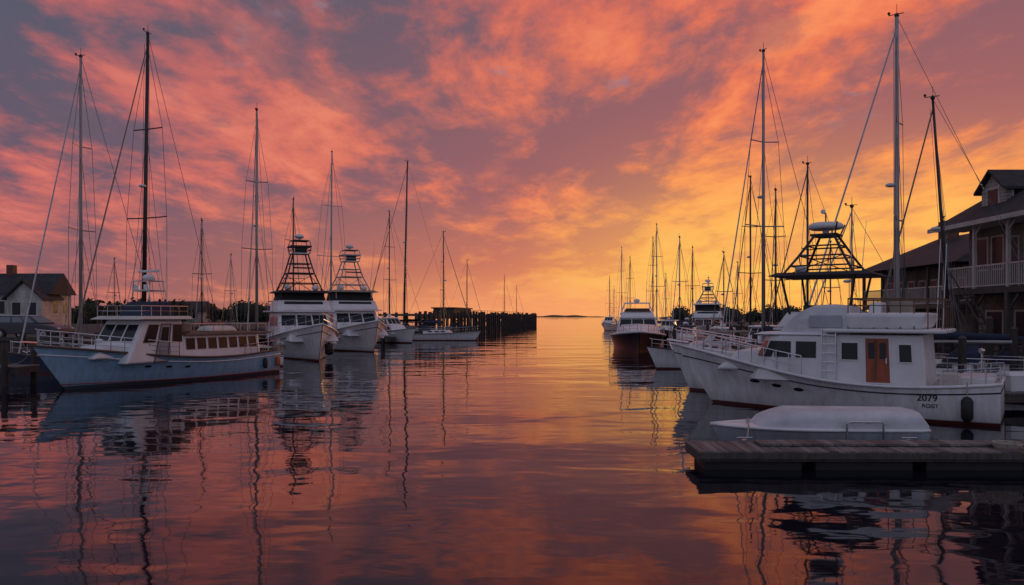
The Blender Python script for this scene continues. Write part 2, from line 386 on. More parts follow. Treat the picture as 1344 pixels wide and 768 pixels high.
        MB().ball((.1*k, -.9*k, hz+.36*k), .24*k, (1,1,.9)).build('satellite_dome', 'white', root, smooth=True)
    else:
        MB().box(-1.15*k, .0*k, -.55*k, .55*k, tz, tz+.08).build('radar_platform', tower, root, bevel=.015)
        MB().tube([(-.56*k,0,tz+.08),(-.56*k,0,tz+.3*k)], .14*k, 10).build('radar_pedestal', 'white', root)
        m = MB(); rg = [[(-.56*k+rr*k*math.cos(2*math.pi*j/16), rr*k*math.sin(2*math.pi*j/16), tz+zz*k) for j in range(16)] for rr, zz in ((.62,.3),(.74,.36),(.74,.5),(.6,.6),(.2,.64))]
        m.loft(rg); m.build('radar_dome', 'white', root, smooth=True)
        MB().tube([(-.56*k,0,tz+.6*k),(-.56*k,0,tz+1.0*k),(-.45*k,0,tz+1.1*k)], .03, 6).build('mast_light', 'black', root)
        MB().ball((-.45*k, 0, tz+1.12*k), .09, seg=8).build('light_globe', 'white', root)
        for y in (-.9, .9): MB().tube([(-1.0*k, y*k*.5, tz-.1), (-1.2*k, y*k*.9, tz+.55*k)], .03, 5).build('floodlight', 'black', root)
    MB().ball((.3*k, .9*k, hz+.34*k), .25*k, (1,1,.8)).build('satellite_dome', 'white', root, smooth=True)
    for y in (1.3, -1.3):
        MB().tube([(-1.8*k, y*k, hz), (-2.0*k, y*1.05*k, hz+2.6*k)], .018, 4, .008).build('whip_antenna', 'white', root)
        if outrig: MB().tube([(-.3*k, y*1.1*k, zc), (-1.8*k, y*1.9*k, top_z+.5)], .03, 5, .01).build('outrigger_pole', 'alu', root)
    m = MB()
    for y in (-.25, .25): m.tube([(-2.75*k, y*k+.9*k, .9*k), (-2.75*k, y*k+.9*k, zc)], .025*k, 5)
    for i in range(6): m.tube([(-2.75*k, .65*k, (1.1+.32*i)*k), (-2.75*k, 1.15*k, (1.1+.32*i)*k)], .02*k, 4)
    m.build('ladder', 'steel', root)
    return root

# ------------------------------------------------------------------ small cabin cruiser
def cruiser(P, head, L, label, hull='hwhite', canvas='navy', group='small cabin boats', htop=None):
    root = thing('cabin_cruiser', label, 'motorboat', (P[0], P[1], 0), R(head), group); k = L/8
    B = 2.8*k; hu = Hull(L, B, 1.5*k, .95*k, .06*k, .45, .85, .38, .7*k, 2.3, .42)
    hu.hull(hull, root, 20); hu.deck('deck', root); hu.rubrail('rubber', root, .035)
    b = (-.8*k, 2.3*k, -1.0*k, 1.0*k); t = (-.8*k, 1.4*k, -.85*k, .85*k)
    c = MB().fr(b, .85*k, t, 1.75*k).build('cabin', 'white', root, bevel=.05)
    f = faces(b, .85*k, t, 1.75*k)
    for s in 'LR':
        for u in (.12, .4, .68): pane(c, f[s], u+.04, u+.22, .5, .82, None)
    b = (-.9*k, 1.2*k, -.85*k, .85*k); t = (-.9*k, .5*k, -.72*k, .72*k); z1 = htop or 2.45*k
    w = MB().fr(b, 1.75*k, t, z1).build('wheelhouse', 'white', root, bevel=.04); f = faces(b, 1.75*k, t, z1)
    for i in range(3): pane(w, f['F'], .07+.3*i, .33+.3*i, .2, .85, None)
    for s in 'LR':
        for u in (.3, .62): pane(w, f[s], u, u+.26, .2, .82, None)
    MB().fr((-2.6*k, .75*k, -.95*k, .95*k), z1, (-2.5*k, .6*k, -.85*k, .85*k), z1+.1*k).build('roof', canvas, root, bevel=.03)
    for y in (-.9*k, .9*k): MB().tube([(-2.4*k, y, .8*k), (-2.4*k, y, z1)], .025, 5).build('roof_post', 'steel', root)
    hu.rail('steel', root, .45, .97, .55*k, 6, join=True, name='bow_rail')
    MB().tube([(-.5*k, .5*k, z1), (-.7*k, .5*k, z1+2.1*k)], .015, 4).build('whip_antenna', 'white', root)
    MB().ball((0, 0, z1+.28*k), .22*k, (1,1,.6)).build('radar_dome', 'white', root, smooth=True)
    return root

# ================================================================== the setting
def structure(o): o['kind'] = 'structure'; return o
m, nt, p = nodes('harbour_water'); N = nt.nodes; Lk = nt.links
p.inputs['Base Color'].default_value = (.008, .008, .016, 1); p.inputs['Roughness'].default_value = .03; p.inputs['IOR'].default_value = 1.45
tc = N.new('ShaderNodeTexCoord')
def wn(sx, sy, rot, det, dist, ds=.4):
    mp = N.new('ShaderNodeMapping'); mp.inputs['Scale'].default_value = (sx, sy, 1); mp.inputs['Rotation'].default_value = (0, 0, rot)
    Lk.new(tc.outputs['Object'], mp.inputs['Vector'])
    n = N.new('ShaderNodeTexNoise'); n.inputs['Scale'].default_value = 1; n.inputs['Detail'].default_value = det; n.inputs['Distortion'].default_value = ds; n.inputs['Roughness'].default_value = .4
    Lk.new(mp.outputs[0], n.inputs['Vector'])
    mu = N.new('ShaderNodeMath'); mu.operation = 'MULTIPLY'; mu.inputs[1].default_value = dist; Lk.new(n.outputs['Fac'], mu.inputs[0]); return mu.outputs[0]
def add(a, b):
    n = N.new('ShaderNodeMath'); n.operation = 'ADD'; Lk.new(a, n.inputs[0]); Lk.new(b, n.inputs[1]); return n.outputs[0]
h = add(add(wn(.10, .22, .15, 0, .09), wn(.45, .8, -.2, 1, .023, .6)), wn(1.2, 2.4, .2, 2, .0042))
bu = N.new('ShaderNodeBump'); bu.inputs['Strength'].default_value = 1; bu.inputs['Distance'].default_value = 1
Lk.new(h, bu.inputs['Height']); Lk.new(bu.outputs[0], p.inputs['Normal'])
M['water'] = m
structure(MB().face([(-4000,-200,0),(4000,-200,0),(4000,6000,0),(-4000,6000,0)]).build('water', 'water'))

def land(name, pts, z0, z1, m):
    mb = MB(); bot = mb.vs([(x,y,z0) for x,y in pts]); top = mb.vs([(x,y,z1) for x,y in pts]); n = len(pts)
    mb.bm.faces.new(top); mb.bm.faces.new(bot[::-1])
    for i in range(n): mb.bm.faces.new([bot[i], bot[(i+1)%n], top[(i+1)%n], top[i]])
    return structure(mb.build(name, m))
land('quay_ground', [(-300,45),(-26,45),(-26.5,58),(-29,75),(-26,98),(-14,104),(-12,112),(-40,140),(-60,400),(-300,420)], -1, 1.6, 'ground')
land('shore_ground', [(22.9,12),(300,12),(300,600),(120,600),(60,300),(34,140),(27,56),(22.9,52)], -1, .78, 'ground')
def hills(name, x0, x1, y, hmax, seed):
    rnd = random.Random(seed); mb = MB(); rows = []
    n = 60
    for j in range(4):
        row = []
        for i in range(n+1):
            q = i/n; hh = hmax*math.sin(math.pi*q)**.5*(.6+.3*math.sin(q*9+seed)+.15*math.sin(q*37)+.1*rnd.random())
            row.append((x0+(x1-x0)*q, y+j*60, hh*(0, .7, 1, .6)[j]-.3))
        rows.append(row)
    mb.loft(rows, closed=False); return structure(mb.build(name, 'leaf'))
hills('far_shore', -120, 330, 2300, 7, 2)
hills('left_hill', -900, -190, 900, 20, 5)
hills('right_hill', 160, 900, 700, 14, 8)

def bulkhead(p0, p1, z, label):
    p0 = Vector(p0); p1 = Vector(p1); d = (p1-p0); L = d.length; ang = math.atan2(d.y, d.x)
    root = thing('timber_bulkhead', label, 'quay wall', (p0.x, p0.y, 0), ang)
    m = MB(); x = 0
    while x < L: w = .26; m.box(x, x+w-.02, -.08-random.random()*.02, 0, -.8, z-.05+random.random()*.04); x += w
    m.build('sheet_boards', 'wood', root)
    MB().box(0, L, -.22, .12, z-.05, z+.16).build('cap_beam', 'wood', root)
    x = .5
    while x < L: MB().tube([(x, -.24, -1), (x, -.24, z+.5)], .14, 8).build('piling', 'piling', root); x += 2.8
    return root
bulkhead((-60,44.9), (-26,44.9), 1.6, 'dark timber quay wall below the parked dark car')
bulkhead((-26,45), (-26.5,58), 1.6, 'timber quay wall running away behind the left boats')

def dock(name, P, ang, L, W, z, label, cat='dock', piles=True, pz=2.0, fascia=.3, seed=1, pl=.15, dens=3.):
    rnd = random.Random(seed); root = thing(name, label, cat, (P[0], P[1], 0), R(ang))
    m = MB(); x = 0
    while x < L-.02:
        dz = rnd.uniform(-.006, .006); m.box(x, min(L, x+pl-.012), rnd.uniform(-.015, .015), W+rnd.uniform(-.015, .015), z-.045+dz, z+dz); x += pl
    m.build('deck_boards', 'plank', root)
    m = MB(); m.box(.0, L, .03, .11, z-fascia, z-.05); m.box(0, L, W-.11, W-.03, z-fascia, z-.05); m.box(.0, .08, .11, W-.11, z-fascia, z-.05); m.box(L-.08, L, .11, W-.11, z-fascia, z-.05)
    m.build('side_beam', 'wood', root)
    if piles:
        x = .6
        while x < L:
            for y in (-.17, W+.17): MB().tube([(x, y, -1.5), (x+rnd.uniform(-.05,.05), y, pz+rnd.uniform(-.2,.4))], .13, 9, .12).build('piling', 'piling', root)
            x += dens
    return root
fd = dock('floating_dock', (3.62, 14.75), -.6, 13, 1.25, .38, 'grey plank floating dock in the right foreground', piles=False, fascia=.2, seed=3)
for i in range(6): MB().box(.15+i*2.15, 2.05+i*2.15, .14, 1.1, -.25, .175).build('float_tank', 'rubber', fd, bevel=.03)
MB().box(.0, 13, -.035, .028, .24, .355).build('rub_strip', 'wood', fd)
for x in (1.2, 4.6, 8.):
    mm = MB(); mm.box(x-.05, x+.05, 1.05, 1.13, .38, .44); mm.tube([(x-.16, 1.09, .47), (x+.16, 1.09, .47)], .022, 6); mm.build('cleat', 'steel', fd)
m = MB()
for i in range(80):
    for y in (.08, 1.17): m.ball((.07+.15*i, y, .383), .011, (1,1,.5), 5)
tag(m.build('nail_heads', 'black', fd), None, None, kind='stuff')
g = thing('gangway_ramp', 'low plank ramp lying along the rear of the foreground dock', 'ramp', (5.0, 15.3, .395), R(-1))
m = MB(); x = 0
while x < 9: m.box(x, x+.2, 0, .5, .0, .045+random.uniform(-.004,.004)); x += .21
m.build('boards', 'plank', g)

dock('walkway_dock', (22.8, 16), 90, 38, 3.2, .95, 'long timber walkway on pilings in front of the shingled houses', pz=1.7, seed=5, dens=1.9)
dock('finger_dock', (15.6, 24.2), 0, 4.5, 1.7, .55, 'short timber finger dock behind the stern of the white cabin boat', piles=False, seed=6)
dock('finger_dock', (13.5, 36.5), 0, 6.2, 1.0, .7, 'timber finger dock between the masts in front of the houses', pz=2.1, seed=8)
dock('finger_dock', (13.0, 46), 0, 7, 1.0, .7, 'more distant finger dock on the right side of the channel', pz=2.1, seed=9)
dock('finger_dock', (14.0, 67), 0, 13, 1.2, .7, 'finger dock behind the dark hulled motor yacht', pz=2.3, seed=11, pl=.3)
dock('quay_dock', (-34, 32.3), 0, 13.0, 1.6, .85, 'dark timber dock at the left edge beside the pale blue hull', pz=1.5, seed=12)
dock('finger_dock', (-26, 46.8), 4, 7, 1.1, .7, 'finger dock between the old cabin cruiser and the first sport fishing boat', pz=1.9, seed=13)
dock('finger_dock', (-28, 67.5), 4, 8, 1.1, .7, 'finger dock behind the two sport fishing boats on the left', pz=2.0, seed=14)
dock('finger_dock', (-27, 84), 4, 14, 1.1, .7, 'farthest finger dock on the left side', pz=2.2, seed=15, pl=.3)

# pier
a0 = Vector((-12.4, 98)); a1 = Vector((7.0, 228)); dv = a1-a0; Lp = dv.length
pier = thing('pier', 'long dark timber pier on close set pilings reaching out to the harbour mouth', 'pier', (a0.x, a0.y, 0), math.atan2(dv.y, dv.x))
MB().box(0, Lp, 0, 5, 3.0, 3.3).build('deck', 'wood', pier)
m = MB(); m.box(0, Lp, -.2, -.02, 2.6, 3.25); m.build('wale_beam', 'wood', pier)
n = 52
for i in range(n):
    x = Lp*((i+.3)/n); MB().tube([(x, -.4, -1), (x, -.4+random.uniform(-.08,.08), 3.6+random.uniform(-.15,.35))], random.uniform(.2,.27), 7).build('piling', 'piling', pier)
for i in range(26):
    x = Lp*(i+.3)/26; MB().tube([(x, 4.6, -1), (x, 4.6, 3.5)], .22, 6).build('piling', 'piling', pier)
for i in range(18):
    x = Lp*(i+.3)/18; MB().tube([(x, -.3, .5), (x+2.6, -.3, 2.6)], .1, 4).build('cross_brace', 'wood', pier)
m = MB(); m.tube([(Lp*.35, 4.4, 4.2), (Lp, 4.4, 4.2)], .05, 4)
for i in range(24): x = Lp*(.35+.65*i/23); m.tube([(x,4.4,3.3),(x,4.4,4.2)], .05, 4)
m.build('hand_rail', 'wood', pier)
sh = thing('pier_shed', 'low dark shed standing on the near end of the timber pier', 'shed', (a0.x+dv.x*.2, a0.y+dv.y*.2, 3.3), math.atan2(dv.y, dv.x))
MB().box(0, 14, 1, 4.4, 0, .95).build('wall', 'wood', sh)
MB().box(-.3, 14.3, .7, 4.7, .95, 1.15).build('roof', 'roof', sh)

# ------------------------------------------------------------------ houses
def gable_roof(m, x0, x1, y0, y1, z, zr, along='y', ins=0):
    if along == 'y':
        xm = (x0+x1)/2; m.hexa([(x0,y0,z),(x1,y0,z),(x1,y1,z),(x0,y1,z),(xm-.03,y0+ins,zr),(xm+.03,y0+ins,zr),(xm+.03,y1-ins,zr),(xm-.03,y1-ins,zr)])
    else:
        ym = (y0+y1)/2; m.hexa([(x0,y0,z),(x1,y0,z),(x1,y1,z),(x0,y1,z),(x0+ins,ym-.03,zr),(x1-ins,ym-.03,zr),(x1-ins,ym+.03,zr),(x0+ins,ym+.03,zr)])
def rail_line(m, p0, p1, z, h=1., sp=.14, r=.022):
    p0 = Vector((*p0, z)); p1 = Vector((*p1, z)); n = int((p1-p0).length/sp)
    for i in range(n+1):
        q = p0.lerp(p1, i/n); m.tube([q+Vector((0,0,.1)), q+Vector((0,0,h))], r, 4)
    m.tube([p0+Vector((0,0,h)), p1+Vector((0,0,h))], .05, 4); m.tube([p0+Vector((0,0,.1)), p1+Vector((0,0,.1))], .04, 4)

h1 = thing('waterfront_house', 'shingled two storey house with balcony and dormer at the right edge', 'house', (21.0, 27.5, .8))
b = (1.2, 9, 0, 9.5)
MB().box(1.6, 9, 0, 9.5, 0, 3.2).build('lower_wall', 'shingle', h1)
MB().box(1.2, 9, 0, 9.5, 3.46, 6.4).build('upper_wall', 'shingle', h1)
MB().box(-.1, 9, -.1, 9.6, 3.2, 3.45).build('balcony_floor', 'wood', h1)
fU = faces(b, 3.46, b, 6.4)['B']; fL = faces((1.6,9,0,9.5), 0, (1.6,9,0,9.5), 3.2)['B']
for u in (.07, .19, .43, .57, .71, .85): pane(h1, fU, u, u+.08, .32, .8, 'trim', .09)
pane(h1, fU, .31, .38, .02, .76, 'trim', .06, glass='housedoor', name='door')
for u in (.08, .3, .72): pane(h1, fL, u, u+.12, .3, .75, 'trim', .09)
pane(h1, fL, .5, .6, .02, .72, 'trim', .09, glass='housedoor', name='door')
fE = faces((1.2,9,0,9.5), 3.46, (1.2,9,0,9.5), 6.4)['R']
for u in (.15, .5, .8): pane(h1, fE, u, u+.12, .33, .8, 'trim', .09)
for y in (0.05, 2.4, 4.75, 7.1, 9.45):
    MB().box(-.1, .12, y-.11, y+.11, -.8, 3.2).build('post', 'wood', h1)
    MB().box(-.06, .08, y-.07, y+.07, 3.45, 6.35).build('balcony_post', 'trim', h1)
m = MB(); rail_line(m, (0, .1), (0, 9.4), 3.45); m.build('balcony_rail', 'trim', h1)
for y in (2.4, 4.75, 7.1, 9.45):
    MB().tube([(0, y, 2.4), (0, y-.7, 3.15)], .06, 4).build('post_brace', 'wood', h1)
    MB().tube([(0, y, 5.8), (0, y-.5, 6.3)], .04, 4).build('post_brace', 'trim', h1)
m = MB(); m.hexa([(-.5,-.5,6.4),(9.5,-.5,6.4),(9.5,10,6.4),(-.5,10,6.4),(4.4,3.2,9.9),(4.6,3.2,9.9),(4.6,6.4,9.9),(4.4,6.4,9.9)])
rf = m.build('roof', 'roof', h1)
MB().box(-.56, -.503, -.5, 10, 6.25, 6.45).build('gutter', 'trim', h1)
MB().box(-.5, 1.2, -.4, 9.9, 6.3, 6.39).build('soffit', 'trim', h1)
dy0, dy1, dz = 6.0, 7.7, 7.95
dw = MB(); dw.box(.7, 3.6, dy0, dy1, 6.9, dz); dw.loft([[(.7,dy0,dz),(.7,dy1,dz),(.7,(dy0+dy1)/2,dz+.72)],[(3.4,dy0,dz),(3.4,dy1,dz),(3.4,(dy0+dy1)/2,dz+.72)]]); dwo = dw.build('dormer', 'clap', h1)
ym = (dy0+dy1)/2; m = MB()
for s in (-1, 1):
    e = ym+s*(dy1-dy0)/2+s*.22; zl = dz-.17
    m.loft([[(.45,e,zl),(.45,ym,dz+.75),(.45,ym,dz+.86),(.45,e,zl+.11)],[(4.2,e,zl),(4.2,ym,dz+.75),(4.2,ym,dz+.86),(4.2,e,zl+.11)]])
m.build('dormer_roof', 'roof', dwo)
gable = faces((.7,3.6,dy0,dy1), 6.9, (.7,3.6,dy0,dy1), dz)
pane(dwo, gable['B'], .28, .72, .3, .95, 'trim', .09)
pane(dwo, gable['R'], .12, .3, .42, .9, 'trim', .06)
m = MB()
for i in range(11): m.box(-1.0+.0, -.15, 4.2+i*.28, 4.5+i*.28, .1+i*.29, .16+i*.29)
m.tube([(-1.0, 4.2, .0), (-1.0, 7.3, 3.25)], .05, 4); m.tube([(-.15, 4.2, .0), (-.15, 7.3, 3.25)], .05, 4); m.tube([(-1.0, 4.2, 1.0), (-1.0, 7.3, 4.2)], .035, 4)
for i in range(6): m.tube([(-1.0, 4.2+.6*i, .1+.62*i), (-1.0, 4.2+.6*i, 1.05+.62*i)], .03, 4)
m.build('outside_stair', 'wood', h1)

h2 = thing('waterfront_house', 'lower shingled boat house with long ridge beyond the balcony house', 'house', (23.0, 39.5, .8))
MB().box(1.4, 8, 0, 10.5, 0, 5.0).build('wall', 'shingle', h2)
f2 = faces((1.4,8,0,10.5), 0, (1.4,8,0,10.5), 5.0)['B']
for u in (.06, .18, .3, .42, .54, .66, .8, .9): pane(h2, f2, u, u+.06, .62, .85, 'trim', .08)
for u in (.15, .55): pane(h2, f2, u, u+.12, .12, .4, 'trim', .08)
pane(h2, f2, .36, .45, .01, .42, 'trim', .08, glass='housedoor', name='door')
m = MB(); gable_roof(m, -.4, 8.6, -.5, 11, 5.0, 7.1, 'y', 2.2); m.build('roof', 'roof', h2)
MB().box(0, 1.39, 0, 10.5, 2.6, 2.8).build('balcony_floor', 'wood', h2)
m = MB(); rail_line(m, (.05, .1), (.05, 10.4), 2.8); m.build('balcony_rail', 'trim', h2)
for y in (.1, 2.7, 5.3, 7.9, 10.4): MB().box(-.02, .14, y-.08, y+.08, -.8, 4.98).build('post', 'wood', h2)
MB().box(2.9, 3.7, 6, 6.8, 6., 7.9).build('chimney', 'brick', h2)
wr = thing('dock_railing', 'weathered timber railing along the walkway below the houses', 'railing', (19.75, 22, .95))
m = MB(); m.tube([(0,0,1.05),(0,28,1.05)], .05, 4); m.build('top_rail', 'wood', wr); m = MB(); m.tube([(0,0,.6),(0,28,.6)], .035, 4); m.build('mid_rail', 'wood', wr)
for i in range(20): MB().box(-.05, .05, i*1.47-.05, i*1.47+.05, 0, 1.15).build('post', 'wood', wr)

h3 = thing('harbour_house', 'cream gabled house with dark roof and brick chimney behind the parked car', 'house', (-57.3, 80, 1.6))
MB().box(0, 8.6, 0, 4.2, 0, 3.7).build('wall', 'clapgrey', h3)
f = faces((0,8.6,0,4.2), 0, (0,8.6,0,4.2), 3.7)
for u in (.1, .35): pane(h3, f['R'], u, u+.12, .45, .8, 'trim', .1)
for u in (.2, .6): pane(h3, f['F'], u, u+.18, .45, .8, 'trim', .1)
m = MB(); gable_roof(m, -.4, 9, -.4, 4.6, 3.7, 6.0, 'x'); m.build('roof', 'roof', h3)
m = MB(); m.box(5.2, 8.8, -1.4, 0, 0, 3.3); m.loft([[(5.2,-1.4,3.3),(8.8,-1.4,3.3),(7,-1.4,4.95)],[(5.2,.5,3.3),(8.8,.5,3.3),(7,.5,4.95)]]); m.build('front_wing', 'clapgrey', h3)
f = faces((5.2,8.8,-1.4,0), 0, (5.2,8.8,-1.4,0), 3.3)['R']
for u in (.15, .6): pane(h3, f, u, u+.24, .45, .85, 'trim', .1)
m = MB()
for s in (-1, 1): m.loft([[(7+s*2.1,y,3.05),(7,y,5.0),(7,y,5.2),(7+s*2.1,y,3.25)] for y in (-1.8, 2.)])
m.build('wing_roof', 'roof', h3)
MB().box(3.0, 3.7, 1.8, 2.5, 5.2, 6.9).build('chimney', 'brick', h3)

for i, (px, D, w, zz, lab) in enumerate(((228, 170, 12, 5.4, 'distant low roofed house left of the sport fishing boats'),)):
    P = at(px, D); h = thing('distant_house', lab, 'house', (P.x, P.y, 1.6))
    MB().box(-w/2, w/2, 0, 7, 0, zz-3.).build('wall', 'clapgrey', h)
    m = MB(); gable_roof(m, -w/2-.4, w/2+.4, -.4, 7.4, zz-3., zz-.6, 'x'); m.build('roof', 'roof', h)
    f = faces((-w/2,w/2,0,7), 0, (-w/2,w/2,0,7), zz-3.)['R']
    for u in (.1,.3,.5,.7,.85): pane(h, f, u, u+.08, .4, .8, 'trim', .1)

def belt(name, label, px0, px1, D0, D1, ytop, zbase, n, seed, leaf=.55):
    rnd = random.Random(seed); mb = MB()
    for i in range(n):
        q = rnd.random(); D = D0+(D1-D0)*q+rnd.uniform(-6, 6); P = at(px0+(px1-px0)*q, D)
        H = CAMZ+(415-ytop)*D/1000*rnd.uniform(.1, 1.15); cz = (H+zbase)/2; rz = max(1, (H-zbase)/2); rx = rz*rnd.uniform(.8, 1.3)
        mb.ball((P.x, P.y, cz), 1, (rx*.7, rx*.7, rz*.75), 8)
        for _ in range(170):
            v = Vector((rnd.gauss(0,1), rnd.gauss(0,1), rnd.gauss(0,1))).normalized()*rnd.uniform(.65, 1.08)
            c = Vector((P.x+v.x*rx, P.y+v.y*rx, cz+v.z*rz)); a = Vector((rnd.gauss(0,1), rnd.gauss(0,1), rnd.gauss(0,1))).normalized(); b = a.orthogonal().normalized()
            s = leaf*rnd.uniform(.4, 1.0); mb.face([c-a*s, c-b*s*.6, c+a*s, c+b*s*.6])
    return tag(mb.build(name, 'leaf'), label, 'trees', kind='stuff')
belt('tree_belt', 'dark belt of trees along the left shore behind the masts', 80, 380, 135, 200, 395, 1.5, 55, 3)
belt('tree_belt', 'far dark tree belt behind the boats on the right', 890, 1180, 330, 230, 402, 0, 50, 4, .8)

# ------------------------------------------------------------------ car
def car(P, z, ang, label, paint='carpaint'):
    root = thing('parked_car', label, 'car', (P[0], P[1], z), R(ang))
    prof = [(-2.2,.35),(-2.25,.6),(-2.2,.95),(-1.2,1.0),(.7,.98),(1.75,.82),(2.2,.66),(2.27,.45),(2.2,.3)]
    m = MB(); m.loft([[(x, y, zz) for x, zz in [(a*(1-.02*(abs(y) > .8)), b if abs(y) < .8 else b-.04*(b > .6)) for a, b in prof]] for y in (-.88, -.78, 0, .78, .88)])
    m.build('body', paint, root, bevel=.04)
    b = (-2.1, 1.0, -.8, .8); t = (-1.75, .25, -.6, .6)
    c = MB().fr(b, .96, t, 1.42).build('cabin', paint, root, bevel=.05); f = faces(b, .96, t, 1.42)
    for s in 'LR':
        for u0, u1 in ((.12,.42),(.46,.7),(.74,.93)): pane(c, f[s], u0, u1, .12, .86, None, glass='carglass')
    pane(c, f['F'], .06, .94, .1, .9, None, name='windscreen', glass='carglass'); pane(c, f['B'], .06, .94, .15, .85, None, name='rear_window', glass='carglass')
    for x in (-1.35, 1.4):
        for y in (-.86, .86):
            w = MB().tube([(x, y-.1, .32), (x, y+.1, .32)], .32, 18).build('wheel', 'rubber', root)
            MB().tube([(x, y-.115, .32), (x, y+.115, .32)], .19, 12).build('rim', 'steel', w)
    for y in (-.65, .65):
        MB().ball((2.16, y, .64), .13, (.5,1.3,.6), 8).build('headlight', 'lamp', root); MB().ball((-2.2, y, .8), .12, (.4,1,1.), 8).build('tail_light', 'red', root)
    for y in (-.64, .64): MB().box(-2.0, -.1, y-.02, y+.02, 1.44, 1.47).build('roof_rail', 'steel', root)
    return root
P = at(42, 46.6); car(P, 1.6, -4, 'dark estate car parked on the left quay in front of the cream house')

# ================================================================== left near cruiser
def place(bow, stern):
    b = Vector(bow); s = Vector(stern); c = (b+s)/2; d = b-s
    return c, math.atan2(d.y, d.x), d.length
c, ang, Lw = place((-18.2, 31.0), (-13.7, 41.3))
T = thing('cabin_cruiser', 'old pale blue hulled cabin cruiser with wheelhouse and long aft cabin, nearest on the left', 'motorboat', (c.x, c.y, 0), ang)
hu = Hull(Lw, 3.4, 1.85, 1.25, .3, .6, .86, .36, 1.4, 2.2, .42)
hu.hull('hwhiteblue', T, 34); hu.deck('teak', T, .1); hu.rubrail('teak', T, .05); hu.rubrail('red', T, .022, .12, 'boot_line'); hu.rubrail('white', T, .03, .8, 'cove_rail')
x0 = Lw/2
b = (x0-2.3, x0-.6, -.85, .85); t = (x0-2.3, x0-1.2, -.65, .65)
fcb = MB().fr(b, 1.2, t, 1.75).build('fore_cabin', 'white', T, bevel=.12)
b = (x0-4.9, x0-1.8, -1.34, 1.34); t = (x0-4.9, x0-2.85, -1.18, 1.18); zw = 2.85
wh = MB().fr(b, .95, t, zw).build('wheelhouse', 'white', T, bevel=.1); f = faces(b, .95, t, zw)
for i in range(3): pane(wh, f['F'], .07+.295*i, .335+.295*i, .5, .88, 'white', .025)
for s in 'LR':
    pane(wh, f[s], .16, .38, .48, .87, 'teak', .03)
    pane(wh, f[s], .76, .95, .48, .87, 'teak', .03)
    d = pane(wh, f[s], .46, .68, .03, .88, 'teak', .04, glass='grey', name='door')
    pane(d, [tuple(Vector(p)+Vector((0, .03 if s == 'L' else -.03, 0))) for p in f[s]], .49, .65, .5, .82, None)
MB().fr((x0-5.3, x0-2.2, -1.52, 1.52), zw, (x0-5.2, x0-2.6, -1.38, 1.38), zw+.16).build('wheelhouse_roof', 'cream', T, bevel=.06)
za = 2.12
b = (x0-9.9, x0-4.9, -1.3, 1.3); t = (x0-9.8, x0-4.9, -1.2, 1.2)
ac = MB().fr(b, .9, t, za).build('aft_cabin', 'white', T, bevel=.04); f = faces(b, .9, t, za)
for s in 'LR':
    for i in range(7): pane(ac, f[s], .04+.136*i, .132+.136*i, .48, .86, 'teak', .03)
MB().fr((x0-10.6, x0-4.91, -1.45, 1.45), za, (x0-10.5, x0-4.91, -1.35, 1.35), za+.1).build('aft_cabin_roof', 'teak', T, bevel=.02)
for s in (1, -1): MB().tube([(x0-10.4, s*1.35, 1.0), (x0-10.4, s*1.35, za)], .03, 6).build('roof_post', 'white', T)
m = MB()
pts = [(x0-5.4-i*.6, 1.38, za+.5) for i in range(9)]+[(x0-5.4-i*.6, -1.38, za+.5) for i in range(8, -1, -1)]
m.tube(pts, .018, 5)
for q in pts: m.tube([q, (q[0], q[1], za+.1)], .015, 4)
m.build('aft_roof_rail', 'steel', T)
m = MB()
pts = [(x0-5.05+i*.5, 1.36, zw+.6) for i in range(6)]+[(x0-5.05+i*.5, -1.36, zw+.6) for i in range(5, -1, -1)]
m.tube(pts, .02, 5); m.tube([(a_,b2,c2-.22) for a_,b2,c2 in pts], .014, 4)
for q in pts: m.tube([q, (q[0], q[1], zw+.12)], .016, 4)
m.build('upper_rail', 'steel', T)
b = (x0-4.7, x0-3.2, -.95, .95); t = (x0-4.7, x0-3.6, -.8, .8)
fb = MB().fr(b, zw+.15, t, zw+.8).build('upper_helm', 'navy', T, bevel=.08); f = faces(b, zw+.15, t, zw+.8)
pane(fb, f['F'], .1, .9, .5, .85, None)
m = MB()
for sx in (-4.6, -3.7):
    for sy in (-.6, .6): m.tube([(x0+sx, sy, zw+.7), (x0+sx*.98, sy*.7, 4.6)], .028, 5)
for z in (4.15, 4.6):
    k = .85 if z < 4.3 else .7; cc = [(x0-4.55, -.6*k, z), (x0-3.65, -.6*k, z), (x0-3.65, .6*k, z), (x0-4.55, .6*k, z)]; m.tube(cc+[cc[0]], .022, 5)
m.build('radar_arch', 'steel', T)
MB().box(x0-4.6, x0-3.6, -.45, .45, 4.15, 4.19).build('arch_shelf', 'white', T)
MB().ball((x0-4.1, 0, 4.75), .3, (1,1,.55)).build('radar_dome', 'white', T, smooth=True)
MB().box(x0-4.15, x0-4.05, -.65, .65, 5.0, 5.1).build('radar_scanner', 'white', T, bevel=.02)
for y in (.3, -.3): MB().tube([(x0-3.7,y,4.2),(x0-3.7,y,4.42)], .12, 8).build('searchlight', 'white', T)
for y in (.5, -.5, .1): MB().tube([(x0-4.55, y, 4.5), (x0-4.65, y, 5.5+y)], .014, 4).build('whip_antenna', 'white', T)
MB().box(x0-5.9, x0-5.3, -.8, .8, za+.1, za+.6).build('aft_roof_canvas', 'tan', T, bevel=.12)
m = MB(); m.fr((x0-9.2,x0-7.2,-.55,.55), za+.1, (x0-9.0,x0-7.4,-.35,.35), za+.4); m.build('upturned_tender', 'cream', T, bevel=.14)
hu.rail('steel', T, .6, .985, .64, 10, .05, .02, 2, join=True, name='bow_rail')
hu.rail('steel', T, .25, .0, .5, 6, .05, .018, 1, name='stern_rail', join=True)
hu.ports(T, (.55, .63, .71), .6, .1)
